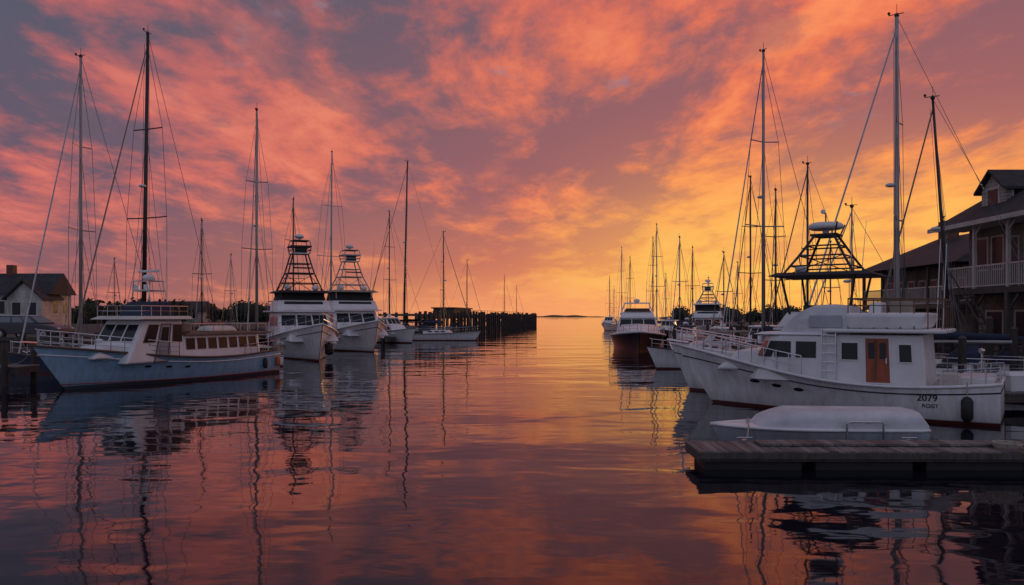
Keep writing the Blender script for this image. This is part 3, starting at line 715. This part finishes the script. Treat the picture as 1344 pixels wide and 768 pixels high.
m = MB(); m.tube([(x0+1.2, 0, 1.95), (x0+1.8, 0, 2.0)], .05, 6); m.tube([(x0+1.75, 0, 2.0), (x0+1.6, 0, 1.62)], .03, 5); m.tube([(x0+1.6,-.18,1.64),(x0+1.52,0,1.58),(x0+1.6,.18,1.64)], .03, 5); m.build('anchor', 'steel', T)
m = MB()
for i in range(6):
    t = .88-.012*i; z = 1.15+.03*math.sin(i*2.1); m.tube([(hu.x(t, z), hu.hb(t, z)+.004, z), (hu.x(t-.008, z), hu.hb(t-.008, z-.06)+.004, z-.07), (hu.x(t-.012, z), hu.hb(t-.012, z)+.004, z)], .012, 4)
m.build('bow_lettering', 'black', T)
m = MB(); m.ball((x0-1.4, .2, 1.96), .18, (1,1,.5)); m.build('deck_vent', 'white', T)

def fender(loc, mt, label, r=.14, h=.65, line=.6):
    o = thing('fender', label, 'fender', loc, 0, 'fenders hanging on the boats')
    m = MB(); prof = [(.03,0),(.09,.03),(r,.12),(r,h-.12),(.09,h-.03),(.03,h)]
    m.loft([[(a*math.cos(2*math.pi*j/10), a*math.sin(2*math.pi*j/10), z) for j in range(10)] for a, z in prof]); m.build('bumper', mt, o, smooth=True)
    MB().tube([(0,0,h),(0,0,h+line)], .014, 4).build('line', 'rope', o)
def on_side(root, hu, t, z, off=.16, side=1):
    v = Vector((hu.x(t, z), side*(hu.hb(t, z)+off), z)); ang = root.rotation_euler.z
    v = Matrix.Rotation(ang, 3, 'Z') @ v; return (root.location.x+v.x, root.location.y+v.y, z)
fender(on_side(T, hu, .03, .35), 'orange', 'orange fender at the stern of the pale blue cabin cruiser', .13, .55)
fender(on_side(T, hu, .12, .3), 'rubber', 'dark fender near the stern of the pale blue cabin cruiser', .12, .55)

# ------------------------------------------------------------------ left boats
sportfisher((-15.5, 56.0), 297, 1.08, 'white sport fishing boat with open black tower, first along the left quay', 9.0, 4.35, L=10.6, canopy='darkcanvas', encl='darkcanvas', B=4.7)
sportfisher((-14.4, 68.5), 299, 1.14, 'white sport fishing boat with pale open tower, second along the left quay', 9.4, 4.5, tower='palemast', canopy='tan', L=10.6, encl='darkcanvas', B=4.8)
cruiser((at(511, 88).x, 88), 312, 9, 'small white cabin boat just beyond the two sport fishing boats', canvas='white')
fender((at(432, 52.5).x, 52.5, .3), 'rubber', 'dark round fender beside the bow of the first sport fishing boat', .3, .9)
SL = [
 (106, 40, 75, 174, 'sailboat with grey mast at the far left, headsail stay slanting over the parked car', dict(mast='alu', hull='hnavy', L=8.5, J=3.5, bare=True)),
 (188, 41, 45, 250, 'sailboat with the tall black mast behind the pale blue cabin cruiser', dict(mast='black', hull='hblack', lean=.25, L=11, mr=.13)),
 (337, 48.8, 145, 120, 'sailboat with grey mast left of the first sport fishing boat', dict(mast='alu', hull='hwhite', J=3.2, L=7.5)),
 (385, 78, 262, 300, 'sailboat whose thin dark mast rises behind the black tower', dict(mast='black', hull='hwhite')),
 (434, 86, 200, 120, 'sailboat whose tall pale mast rises behind the second sport fishing boat', dict(mast='palemast', hull='hcream', lean=.15)),
 (511, 110, 278, 150, 'sailboat with slim dark mast left of the tall black one beyond the small cabin boat', dict(mast='black')),
 (530, 102, 212, 186, 'sailboat with tall black raked mast beside the low white hull at mid left', dict(mast='black', hull='hnavy', lean=.5, J=5.6, L=12)),
 (582, 94, 305, 352, 'low white sailboat lying at the near end of the timber pier', dict(mast='black', hull='hwhite', L=9.5, cover='navy')),
 (265, 72, 290, 280, 'sailboat with short dark mast between the pale blue cruiser and first sport fishing boat', dict(mast='black', hull='hwhite')),
 (613, 150, 342, 0, 'small sailboat behind the timber pier, nearest the pier shed', dict(mast='black')),
 (662, 260, 362, 20, 'distant sailboat beyond the pier, left of the far pair', dict(mast='black')),
 (678, 300, 375, 10, 'most distant sailboat beyond the pier', dict(mast='black')),
 (1177, 30, 22, 146, 'sailboat with the tallest pale mast on the right, behind the white cabin boat', dict(mast='palemast', hull='hwhite', L=10, mr=.12)),
 (1250, 31, 130, 150, 'sailboat with mast leaning left in front of the balcony house', dict(mast='black', hull='hblack', lean=-.8, L=8)),
 (1002, 41, 68, 110, 'sailboat with tall grey mast behind the bow of the white cabin boat', dict(mast='alu', hull='hwhite', L=10)),
 (985, 60, 233, 100, 'sailboat with mid height mast just left of the tall grey mast', dict(mast='black')),
 (1018, 56, 250, 80, 'sailboat with slim mast just right of the tall grey mast', dict(mast='black')),
 (1060, 44, 216, 130, 'sailboat with dark mast behind the radar tower', dict(mast='black', hull='hnavy')),
 (1118, 37.5, 272, 140, 'sailboat with short mast between the radar tower and the tallest pale mast', dict(mast='alu', L=7)),
 (892, 84, 312, 95, 'sailboat with mast left of the white sport fishing boat on the right', dict(mast='alu', L=8)),
 (909, 98, 325, 85, 'sailboat with short dark mast directly behind the right sport fishing boat', dict(mast='black', L=8)),
 (950, 72, 332, 100, 'sailboat with short mast right of the right sport fishing boat', dict(mast='black', L=7.5)),
 (862, 104, 295, 100, 'sailboat with the taller mast of the close pair right of the dark motor yacht', dict(mast='palemast', L=9)),
 (857, 118, 312, 80, 'sailboat with the shorter mast of the close pair right of the dark motor yacht', dict(mast='black', L=8)),
 (827, 140, 338, 95, 'sailboat directly behind the dark hulled motor yacht', dict(mast='black', L=8)),
 (816, 165, 325, 95, 'sailboat with thin mast behind and left of the dark hulled motor yacht', dict(mast='alu', L=9)),
 (800, 215, 363, 75, 'distant sailboat left of the dark hulled motor yacht', dict(mast='black', hull='hwhite')),
 (806, 240, 376, 95, 'farthest sailboat on the right side of the harbour mouth', dict(mast='alu')),
 (874, 130, 360, 95, 'sailboat with low mast in the far cluster on the right', dict(mast='alu')),
 (930, 130, 365, 95, 'sailboat with low mast behind the right sport fishing boat tower', dict(mast='black')),
 (968, 110, 345, 95, 'sailboat with thin distant mast left of the tall grey mast', dict(mast='alu')),
 (150, 95, 340, 90, 'sailboat with low distant mast between the two tall masts at left', dict(mast='black')),
 (303, 92, 335, 90, 'sailboat with low distant mast left of the first sport fishing boat', dict(mast='alu')),
 (1090, 62, 318, 90, 'sailboat with low mast seen just right of the radar tower', dict(mast='black')),
]
for px, D, yt, hd, lab, kw in SL: sailboat(px, D, yt, hd, lab, **kw)

# ------------------------------------------------------------------ right boats
c, ang, Lw2 = place((7.0, 26.5), (13.97, 21.7))
B1 = thing('cabin_boat', 'large white cabin boat with flybridge and red brown door, nearest on the right', 'motorboat', (c.x, c.y, 0), ang)
hu = Hull(Lw2, 3.5, 2.0, 1.15, .3, .6, .84, .42, 1.4, 2.3, .4)
hu.hull('hwhite', B1, 34); hu.deck('deck', B1, .08); hu.rubrail('white', B1, .05); hu.rubrail('rubber', B1, .022, .8, 'rub_strake')
hu.ports(B1, (.62, .7, .78), .6, .11)
X = Lw2/2
b = (X-2.2, X-.3, -.85, .85); t = (X-2.2, X-1.1, -.65, .65)
MB().fr(b, 1.2, t, 1.9).build('fore_cabin', 'white', B1, bevel=.15)
# rounded forward wheelhouse in plan and profile
def round_house(x_a, x_f, w, z0, z1, rake, name, m, seg=7, tumble=.1):
    rg = []
    for k_, z in ((0, z0), (.5, (z0+z1)/2), (.9, z1-.06), (1, z1)):
        ww = w-tumble*k_-(.08 if k_ == 1 else 0); xf = x_f-rake*k_-(.08 if k_ == 1 else 0); r = .75*ww
        pts = [(x_a, ww, z)]
        for j in range(seg+1):
            a = math.pi/2-math.pi*j/seg; pts.append((xf-r*.75+r*.75*math.cos(a), ww*math.sin(a) if abs(math.sin(a)) < .99 else ww*math.copysign(1, math.sin(a)), z))
        pts.append((x_a, -ww, z)); rg.append(pts)
    return MB().loft(rg).build(name, m, B1)
fc = round_house(X-4.0, X-1.35, 1.36, 1.0, 2.42, .6, 'forward_house', 'white')
zA, zB = 1.72, 2.22; kA, kB = (zA-1.0)/1.42, (zB-1.0)/1.42
def hp(u, kk, z, off=.03, w=1.36, xf=X-1.35, rake=.6, seg=7):
    ww = w-.1*kk; xx = xf-rake*kk; r = .75*ww; a = math.pi/2-math.pi*u/seg
    i0 = int(math.floor(u)); fr_ = u-i0
    P = lambda j: Vector((xx-r*.75+r*.75*math.cos(math.pi/2-math.pi*j/seg), ww*math.sin(math.pi/2-math.pi*j/seg), z))
    v = P(i0).lerp(P(min(seg, i0+1)), fr_); n = (P(min(seg, i0+1))-P(i0)).normalized().cross(Vector((0,0,1)))
    if n.dot(v-Vector((xx-r, 0, z))) < 0: n = -n
    return v+n*off
for j in range(7):
    q = [hp(j+.1, kA, zA), hp(j+.9, kA, zA), hp(j+.9, kB, zB), hp(j+.1, kB, zB)]
    MB().face([tuple(v) for v in q]).build('window', 'glass', fc)
for s in (1, -1):
    for xa, xb in ((X-2.95, X-2.45), (X-3.7, X-3.1)):
        q = [(xa, s*(1.36-.1*kA+.012), zA), (xb, s*(1.36-.1*kA+.012), zA), (xb, s*(1.36-.1*kB+.012), zB), (xa, s*(1.36-.1*kB+.012), zB)]
        MB().face(q).build('window', 'glass', fc)
MB().fr((X-4.05, X-1.75, -1.3, 1.3), 2.423, (X-4.05, X-2.0, -1.15, 1.15), 2.5).build('forward_roof', 'white', B1, bevel=.03)
rg = []
def ringy(x, w, z0, z1, e=.25):
    return [(x, -w, z0), (x, -w*.97, z0+(z1-z0)*.55), (x, -w*.88, z1-e*.35), (x, -w*.6, z1-.03), (x, 0, z1), (x, w*.6, z1-.03), (x, w*.88, z1-e*.35), (x, w*.97, z0+(z1-z0)*.55), (x, w, z0)]
for x, w, z in ((X-4.6, 1.12, 3.32), (X-4.0, 1.14, 3.38), (X-3.5, 1.12, 3.36), (X-3.1, 1.08, 3.18), (X-2.75, 1.0, 2.85), (X-2.5, .92, 2.52)): rg.append(ringy(x, w, 2.45, z, .25 if z > 2.9 else .1))
up = MB().loft(rg).build('upper_wheelhouse', 'whitecanvas', B1, smooth=False)
for s in (1, -1):
    q = [(X-4.4, s*1.135, 2.66), (X-3.45, s*1.13, 2.66), (X-3.45, s*1.08, 3.02), (X-4.4, s*1.075, 3.02)]
    MB().slab(q, (0, s, 0), .02, .03).build('window', 'grey', up)
b = (X-6.7, X-4.0, -1.42, 1.42); t = (X-6.6, X-4.0, -1.34, 1.34)
ho = MB().fr(b, .9, t, 2.45).build('main_house', 'white', B1, bevel=.04); f = faces(b, .9, t, 2.45)
for s in 'LR':
    d = pane(ho, f[s], .42, .66, .1, .93, 'white', .04, glass='mahogany', name='door')
    hy = f[s][0][1]; sg = 1 if hy > 0 else -1; xd = X-4.0-2.7*.62
    MB().tube([(xd, hy*.985+sg*.05, 1.62), (xd, hy*.985+sg*.05, 1.78)], .02, 5).build('door_handle', 'steel', d)
    MB().box(xd+.3-.02, xd+.3+.02, min(hy*.97+sg*.02, hy*.97+sg*.06), max(hy*.97+sg*.02, hy*.97+sg*.06), 1.15, 2.3).build('door_stile', 'teak', d)
    pane(d, [tuple(Vector(p)+Vector((0, sg*.012, 0))) for p in f[s]], .45, .515, .55, .85, None)
    pane(d, [tuple(Vector(p)+Vector((0, sg*.012, 0))) for p in f[s]], .565, .63, .55, .85, None)
    pane(ho, f[s], .76, .88, .5, .82, 'white', .03)
    pane(ho, f[s], .17, .34, .52, .84, 'white', .03)
MB().box(X-7.2, X-3.95, -1.66, 1.66, 2.51, 2.62).build('flybridge_deck', 'white', B1, bevel=.04)
MB().fr((X-6.6, X-4.62, -1.55, 1.55), 2.62, (X-6.75, X-4.55, -1.6, 1.6), 3.1).build('flybridge_coaming', 'white', B1, bevel=.12)
m = MB()
pts = [(X-4.65,-1.5,3.52),(X-4.65,1.5,3.52),(X-7.1,1.56,3.48),(X-7.1,-1.56,3.48)]
m.tube(pts+[pts[0]], .024, 5); m.tube([(a, b_, c_-.2) for a, b_, c_ in pts+[pts[0]]], .016, 4)
for i in range(8):
    x = X-4.65-2.45*i/7
    for s in (-1.5, 1.5): m.tube([(x, s*(1+.04*i/7), 2.62), (x, s*(1+.04*i/7), 3.5)], .018, 4)
for y in (-.9, -.3, .3, .9): m.tube([(X-7.1, y, 2.62), (X-7.1, y, 3.48)], .018, 4)
m.build('flybridge_rail', 'teak', B1)
MB().box(X-6.2, X-5.6, -.5, .5, 3.0, 3.45).build('helm_seat', 'tan', B1, bevel=.08)
MB().fr((X-5.4,X-4.9,-.6,.6), 2.65, (X-5.4,X-5.1,-.5,.5), 3.42).build('helm_console', 'white', B1, bevel=.06)
m = MB()
for x in (X-4.3, X-3.9): m.tube([(x, 1.5, 1.1), (x, 1.46, 2.65)], .024, 5)
for i in range(5): m.tube([(X-4.3, 1.49-.01*i, 1.35+.27*i), (X-3.9, 1.49-.01*i, 1.35+.27*i)], .02, 5)
m.build('ladder', 'steel', B1)
hu.rail('steel', B1, .6, .985, .62, 9, .06, .02, 1, join=True, name='bow_rail')
hu.rail('steel', B1, .16, .0, .45, 4, .06, .02, 1, name='stern_rail', join=True)
MB().box(X-8.3, X-7.4, -1.0, 1.0, 1.0, 1.3).build('engine_box', 'white', B1, bevel=.06)
MB().box(X-7.5, X-7.0, .8, 1.3, 1.0, 1.4).build('cockpit_locker', 'cream', B1, bevel=.04)
m = MB(); m.tube([(X-7.9, -1.2, 1.1), (X-7.9, -1.2, 1.9)], .03, 5); m.ball((X-7.9, -1.2, 1.95), .09, seg=8); m.build('fishing_davit', 'steel', B1)
for y in (.9, -.9): MB().tube([(X-6.9, y, 2.6), (X-7.0, y, 5.2)], .014, 4).build('whip_antenna', 'white', B1)
m = MB(); m.tube([(X+.9,0,2.07),(X+1.7,0,2.15)], .05, 6); m.tube([(X+1.65,0,2.15),(X+1.5,0,1.79)], .028, 5); m.build('anchor_roller', 'steel', B1)
def text(parent, hu, s, t, z, size, name):
    cu = bpy.data.curves.new(name, 'FONT'); cu.body = s; cu.size = size; cu.extrude = 0; cu.offset = size*.012
    ob = bpy.data.objects.new(name, cu); C.objects.link(ob); bpy.context.view_layer.update()
    me = bpy.data.meshes.new_from_object(ob.evaluated_get(bpy.context.evaluated_depsgraph_get())); bpy.data.objects.remove(ob)
    x0 = -hu.L/2+hu.L*t
    for v in me.vertices:
        x = x0-v.co.x; zz = z+v.co.y; tt = (x+hu.L/2)/hu.L; v.co = Vector((x, hu.hb(max(0, tt), zz)+.012, zz))
    me.materials.clear(); me.materials.append(M['black']); o = bpy.data.objects.new(name, me); C.objects.link(o); o.parent = parent
text(B1, hu, '2079', .235, .62, .26, 'registration_number'); text(B1, hu, 'ROIST', .22, .43, .15, 'port_name')
fender(on_side(B1, hu, .09, .1), 'rubber', 'black fender hanging at the stern quarter of the white cabin boat', .15, .7, .4)

P = Vector((7.1, 31.0)); d = Vector((.824, -.567)); cc = P+d*4.9
sportfisher((cc.x, cc.y), math.degrees(ang), .82, 'sport fishing boat with black radar tower and canopy behind the white cabin boat', 6.7, 5.4, tower='black', canopy='darkcanvas', L=11.6, outrig=False, style='radar', hw=1.3)

# covered tender: low hull with a boxy rounded cover aft
S = thing('skiff', 'grey white tender under a smooth pale cover, floating behind the foreground dock', 'dinghy', (7.15, 17.9, 0), R(178))
hs = Hull(4.5, 1.6, .46, .42, .0, .15, .92, .2, .2, 3.0, .5)
hs.hull('hgrey', S, 24); hs.deck('white', S, .02); hs.rubrail('white', S, .04, 1.)
rg = []
for i in range(25):
    t = .0+.8*i/24; x, y, z = hs.gun(t, .0, .0); e = min(1, (24-i)/5)**.45; e0 = min(1, (i+.6)/1.5)
    y = y*(.98-.1*(1-e)); hgt = .40*e*e0+.02
    rg.append([(x, y*math.copysign(abs(math.cos(a))**.42, math.cos(a)), z+.0+hgt*math.sin(a)**.5) for a in [math.pi*j/16 for j in range(17)]])
m = MB(); m.loft(rg, closed=False); m.face(rg[0]); m.face(rg[-1]); m.build('boat_cover', 'whitecanvas', S, smooth=True)
m = MB(); m.tube([(-1.15,.9,.1),(-1.15,.9,.6),(-1.1,.9,.64),(-.4,.9,.64),(-.35,.9,.6),(-.35,.9,.1)], .025, 6)
m.build('boarding_hoop', 'steel', S)
MB().tube([(1.6, 0, .44), (1.6, 0, .6)], .03, 6).build('bow_cleat', 'steel', S)

# motor yacht
Y = thing('motor_yacht', 'motor yacht with white cabin and near black hull facing the camera at mid right', 'motor yacht', (11.2, 68, 0), R(262))
hy = Hull(12, 4.9, 1.75, 1.3, .1, .6, .88, .34, 1.0, 2.6, .42); hy.hull('hmaroon', Y); hy.deck('white', Y, .04); hy.rubrail('white', Y, .09)
rg = []
for x, w, z in ((4.8, .6, 1.75), (3.6, 1.4, 2.05), (2.3, 1.8, 2.35)): rg.append([(x,-w,1.35),(x,-w*.8,z-.1),(x,0,z),(x,w*.8,z-.1),(x,w,1.35)])
MB().loft(rg).build('fore_cabin', 'white', Y, smooth=False)
b = (-3.6, 2.8, -1.95, 1.95); t = (-3.3, .7, -1.6, 1.6)
yh = MB().fr(b, 1.25, t, 2.85).build('deckhouse', 'white', Y, bevel=.15); f = faces(b, 1.25, t, 2.85)
for i in range(3): pane(yh, f['F'], .05+.305*i, .335+.305*i, .55, .92, None)
for s in 'LR':
    for u in (.2,.46,.72): pane(yh, f[s], u, u+.22, .52, .85, None)
MB().fr((-4.6, .9, -1.8, 1.8), 2.85, (-4.5, .6, -1.7, 1.7), 2.95).build('flybridge_deck', 'white', Y, bevel=.04)
b = (-2.5, .6, -1.5, 1.5); t = (-2.5, -.1, -1.3, 1.3)
MB().fr(b, 2.95, t, 3.4).build('flybridge', 'white', Y, bevel=.08)
m = MB(); m.hexa([(.02,-1.2,3.4),(.06,-1.2,3.4),(.06,1.2,3.4),(.02,1.2,3.4),(-.4,-1.0,3.7),(-.36,-1.0,3.7),(-.36,1.0,3.7),(-.4,1.0,3.7)]); m.build('windscreen', 'glass', Y)
m = MB(); m.tube([(-2.0,-1.5,3.1),(-2.5,-1.1,4.2),(-2.5,1.1,4.2),(-2.0,1.5,3.1)], .08, 6); m.build('radar_arch', 'white', Y)
MB().ball((-2.5,0,4.42), .3, (1,1,.6)).build('radar_dome', 'white', Y, smooth=True)
for y in (-.9,.9): MB().tube([(-2.5,y,4.2),(-2.7,y,6.2)], .02, 4).build('whip_antenna', 'white', Y)
hy.rail('steel', Y, .45, .98, .6, 8, .08, .022, 1, join=True, name='bow_rail')

sportfisher((at(929, 82).x, 82), 255, .92, 'white sport fishing boat with small tower in the right cluster', 6.9, 4.6, tower='palemast', canopy='white', L=11, outrig=False, encl='darkcanvas')
cruiser((13.2, 58), 250, 7.2, 'small white cabin boat right behind the dark motor yacht', canvas='navy')
cruiser((14.4, 52), 255, 7.0, 'small dark hulled cabin boat in the right cluster', hull='hnavy', canvas='white')
cruiser((11.6, 43.5), 185, 6.8, 'low white cabin boat just beyond the bow of the tower boat', canvas='tan')
cruiser((16.5, 50), 240, 7.5, 'cream cabin boat below the tall grey mast', hull='hcream', canvas='white')
cruiser((17.2, 75), 250, 8, 'white cabin boat left of the right sport fishing boat', canvas='navy')
cruiser((18.5, 90), 250, 8, 'dark cabin boat in the far right cluster', hull='hblack', canvas='white')
cruiser((20.0, 110), 250, 8.5, 'white cabin boat in the far right cluster beside the paired masts', canvas='white')
cruiser((20.5, 160), 250, 9, 'distant white cabin boat near the harbour mouth on the right', canvas='white')

for i, (px, D, zt, lab) in enumerate(((1262, 27.5, 2.2, 'mooring post behind the stern of the white cabin boat'), (1216, 33, 2.6, 'mooring post below the balcony house'), (990, 37, 2.2, 'mooring post behind the bow cabin of the white cabin boat'), (885, 50, 2.1, 'mooring post right of the dark motor yacht'), (892, 62, 2.3, 'farther mooring post right of the dark motor yacht'), (1298, 30, 2.9, 'thick mooring post beside the stairs of the balcony house'), (1330, 29, 2.5, 'mooring post at the right edge below the balcony'), (1236, 38, 2.4, 'thin mooring post in front of the boat house'))):
    P = at(px, D); o = thing('mooring_post', lab, 'mooring post', (P.x, P.y, 0), 0, 'mooring posts on the right')
    MB().tube([(0,0,-1.5),(.03,0,zt)], .15, 10, .13).build('post', 'piling', o); MB().tube([(.03,0,zt),(.03,0,zt+.1)], .15, 10, .04).build('cap', 'wood', o)
m = MB()
pts = [(.22*math.cos(a)*(1+.05*a/6), .22*math.sin(a)*(1+.05*a/6), .02+.012*a/3) for a in [i*.4 for i in range(60)]]
m.tube(pts, .018, 5); rc = m.build('rope_coil', 'rope'); rc.location = (9.75, 15.0, .40); tag(rc, 'coil of pale rope on the foreground dock at the right edge', 'rope')
def mooring(p0, p1, sag, label):
    p0 = Vector(p0); p1 = Vector(p1); pts = [p0.lerp(p1, i/10)-Vector((0,0,sag*4*(i/10)*(1-i/10))) for i in range(11)]
    tag(MB().tube(pts, .016, 5).build('mooring_line', 'rope'), label, 'rope', 'mooring lines')
mooring((14.6, 22.6, 1.2), (15.8, 24.4, .6), .15, 'mooring line from the stern of the white cabin boat to the finger dock')
mooring((-18.8, 30.0, 1.8), (-21.4, 32.6, .95), .2, 'mooring line from the pale blue bow to the left dock')
mooring((5.55, 17.85, .6), (4.9, 15.9, .45), .1, 'short line tying the covered tender to the foreground dock')
for i, (xx, yy, zz, lab) in enumerate(((-23.2, 33, .85, 'white dock box on the dock at the left edge'), (16.6, 25, .55, 'white dock box on the finger dock behind the white cabin boat'), (-28, 46.5, 1.6, 'white dock box on the quay right of the parked car'))):
    o = thing('dock_box', lab, 'storage box', (xx, yy, zz), .2*i, 'dock boxes')
    MB().fr((-.55,.55,-.3,.3), 0, (-.6,.6,-.33,.33), .5).build('box', 'white', o, bevel=.03); MB().fr((-.63,.63,-.36,.36), .5, (-.55,.55,-.2,.2), .64).build('lid', 'white', o, bevel=.03)

# ================================================================== world
w = bpy.data.worlds.new("World"); bpy.context.scene.world = w; w.use_nodes = True
nt = w.node_tree; N = nt.nodes; Lk = nt.links; bg = N['Background']
def mth(op, a, b=None, c=None, clamp=False):
    n = N.new('ShaderNodeMath'); n.operation = op; n.use_clamp = clamp
    for i, v in enumerate((a, b, c)):
        if v is None: continue
        if isinstance(v, (int, float)): n.inputs[i].default_value = v
        else: Lk.new(v, n.inputs[i])
    return n.outputs[0]
def ramp(fac, st):
    n = N.new('ShaderNodeValToRGB'); el = n.color_ramp.elements
    while len(el) < len(st): el.new(.5)
    for e, (p_, c_) in zip(el, st): e.position = p_; e.color = (*c_, 1)
    Lk.new(fac, n.inputs['Fac']); return n.outputs['Color']
def sstep(v, a, b):
    n = N.new('ShaderNodeMapRange'); n.interpolation_type = 'SMOOTHSTEP'
    if a > b:
        n.inputs['From Min'].default_value = b; n.inputs['From Max'].default_value = a; n.inputs['To Min'].default_value = 1; n.inputs['To Max'].default_value = 0
    else:
        n.inputs['From Min'].default_value = a; n.inputs['From Max'].default_value = b
    Lk.new(v, n.inputs['Value']); return n.outputs[0]
def mix(f, a, b):
    n = N.new('ShaderNodeMix'); n.data_type = 'RGBA'
    if isinstance(f, float): n.inputs['Factor'].default_value = f
    else: Lk.new(f, n.inputs['Factor'])
    for k, v in (('A', a), ('B', b)):
        if isinstance(v, tuple): n.inputs[k].default_value = (*v, 1)
        else: Lk.new(v, n.inputs[k])
    return n.outputs['Result']
tc = N.new('ShaderNodeTexCoord'); sp = N.new('ShaderNodeSeparateXYZ'); Lk.new(tc.outputs['Generated'], sp.inputs[0])
x, y, z = sp.outputs
zc = mth('MAXIMUM', z, 0.)
den = mth('ADD', zc, .13)
u = mth('DIVIDE', x, den); v = mth('DIVIDE', y, den)
cb = N.new('ShaderNodeCombineXYZ'); Lk.new(u, cb.inputs[0]); Lk.new(v, cb.inputs[1])
def noise(sc, det, rot, sx, sy, dist=.5, off=0, rough=.58):
    mp = N.new('ShaderNodeMapping'); mp.inputs['Rotation'].default_value = (0,0,R(rot)); mp.inputs['Scale'].default_value = (sx, sy, 1); mp.inputs['Location'].default_value = (off, off*.7, off)
    Lk.new(cb.outputs[0], mp.inputs['Vector'])
    n = N.new('ShaderNodeTexNoise'); n.inputs['Scale'].default_value = sc; n.inputs['Detail'].default_value = det; n.inputs['Distortion'].default_value = dist; n.inputs['Roughness'].default_value = rough
    Lk.new(mp.outputs[0], n.inputs['Vector']); return n.outputs['Fac']
azv = mth('DIVIDE', x, mth('SQRT', mth('ADD', mth('MULTIPLY', x, x), mth('MULTIPLY', y, y))))
az = sstep(azv, -.62, .44)
n1 = noise(.9, 3, 40, 1., .5, .2, 3.1); n2 = noise(2.7, 9, 30, 1., .55, .3, 7.7, .6); n3 = noise(7.5, 8, 15, 1., .7, .2, 1.3, .64)
ns = mth('ADD', mth('ADD', mth('MULTIPLY', n1, .40), mth('MULTIPLY', n2, .44)), mth('MULTIPLY', n3, .16))
ns = mth('ADD', ns, mth('MULTIPLY', mth('SUBTRACT', az, .75), mth('MULTIPLY', zc, .22)))   # thinner lit cloud towards the upper left
lit = sstep(ns, .45, .56)
hot = mth('MULTIPLY', sstep(ns, .515, .62), sstep(n2, .43, .60))
litR = ramp(zc, [(0,(1.,.42,.08)),(.06,(1.,.36,.09)),(.16,(.97,.24,.09)),(.38,(.78,.165,.095)),(.7,(.27,.17,.2)),(1,(.2,.19,.26))])
litL = ramp(zc, [(0,(.44,.135,.13)),(.06,(.52,.15,.135)),(.16,(.60,.145,.135)),(.38,(.44,.125,.135)),(.7,(.22,.17,.23)),(1,(.18,.18,.26))])
drkR = ramp(zc, [(0,(1.,.35,.08)),(.06,(.86,.25,.10)),(.16,(.46,.14,.125)),(.38,(.22,.11,.14)),(.7,(.16,.15,.21)),(1,(.15,.16,.24))])
drkL = ramp(zc, [(0,(.30,.115,.125)),(.06,(.26,.11,.135)),(.16,(.14,.10,.145)),(.38,(.088,.102,.15)),(.7,(.13,.14,.21)),(1,(.14,.16,.24))])
hotR = ramp(zc, [(0,(1.,.5,.11)),(.16,(1.,.38,.12)),(.38,(1.,.29,.12)),(1,(.3,.25,.3))])
hotL = ramp(zc, [(0,(.6,.19,.16)),(.16,(.80,.21,.16)),(.38,(.64,.18,.16)),(1,(.25,.22,.3))])
col = mix(lit, mix(az, drkL, drkR), mix(az, litL, litR))
col = mix(mth('MULTIPLY', hot, .85), col, mix(az, hotL, hotR))
dn = noise(2.8, 9, -10, 1., .5, .2, 21., .62)
col = mix(mth('MULTIPLY', mth('MULTIPLY', sstep(dn, .51, .63), sstep(zc, .03, .17)), .55), col, mix(az, drkL, drkR))
brk = mth('MULTIPLY', sstep(noise(3.4, 8, -15, 1., .7, .3, 12., .64), .60, .72), sstep(zc, .15, .28))
col = mix(mth('MULTIPLY', brk, .55), col, (.25, .25, .32))
sun_az = math.atan2(440, 1000); sd = Vector((math.sin(sun_az)*.999, math.cos(sun_az)*.999, .03)).normalized()
dp = N.new('ShaderNodeVectorMath'); dp.operation = 'DOT_PRODUCT'; Lk.new(tc.outputs['Generated'], dp.inputs[0]); dp.inputs[1].default_value = sd
gl = mth('MULTIPLY', sstep(dp.outputs['Value'], .905, .995), sstep(zc, .27, .0))
gln = mth('ADD', .55, mth('MULTIPLY', lit, .45))
col = mix(mth('MULTIPLY', gl, gln), col, (1.0, .56, .11))
rz = mth('MULTIPLY', mth('MULTIPLY', sstep(zc, .07, .0), sstep(azv, -.35, .0)), sstep(azv, .34, .05))
col = mix(mth('MULTIPLY', rz, .6), col, (1., .37, .17))
front = sstep(y, -.25, .35)
back = ramp(zc, [(0,(.30,.27,.36)),(.3,(.29,.31,.43)),(1,(.2,.22,.32))])
col = mix(front, back, col)
sky = N.new('ShaderNodeTexSky'); sky.sky_type = 'NISHITA'; sky.sun_disc = False; sky.sun_elevation = R(2); sky.sun_rotation = sun_az
ad = N.new('ShaderNodeVectorMath'); ad.operation = 'MULTIPLY_ADD'; Lk.new(sky.outputs[0], ad.inputs[0]); ad.inputs[1].default_value = (.001,.001,.001); Lk.new(col, ad.inputs[2])
Lk.new(ad.outputs[0], bg.inputs['Color']); bg.inputs['Strength'].default_value = 1.0

sl = bpy.data.lights.new('sun', 'SUN'); sl.energy = .3; sl.angle = R(4); sl.color = (1, .5, .25)
so = bpy.data.objects.new('sun', sl); C.objects.link(so); so.rotation_euler = (-Vector((sd.x, sd.y, .06))).to_track_quat('-Z', 'Y').to_euler()

cam = bpy.data.cameras.new('camera'); co = bpy.data.objects.new('camera', cam); C.objects.link(co)
co.location = (0, 0, CAMZ); co.rotation_euler = (R(90), 0, 0); cam.lens = 36*1000/1344; cam.shift_y = 31/1344; cam.clip_end = 9000; cam.clip_start = .1
sc = bpy.context.scene; sc.camera = co
sc.view_settings.view_transform = 'Standard'; sc.view_settings.look = 'None'; sc.view_settings.exposure = 0
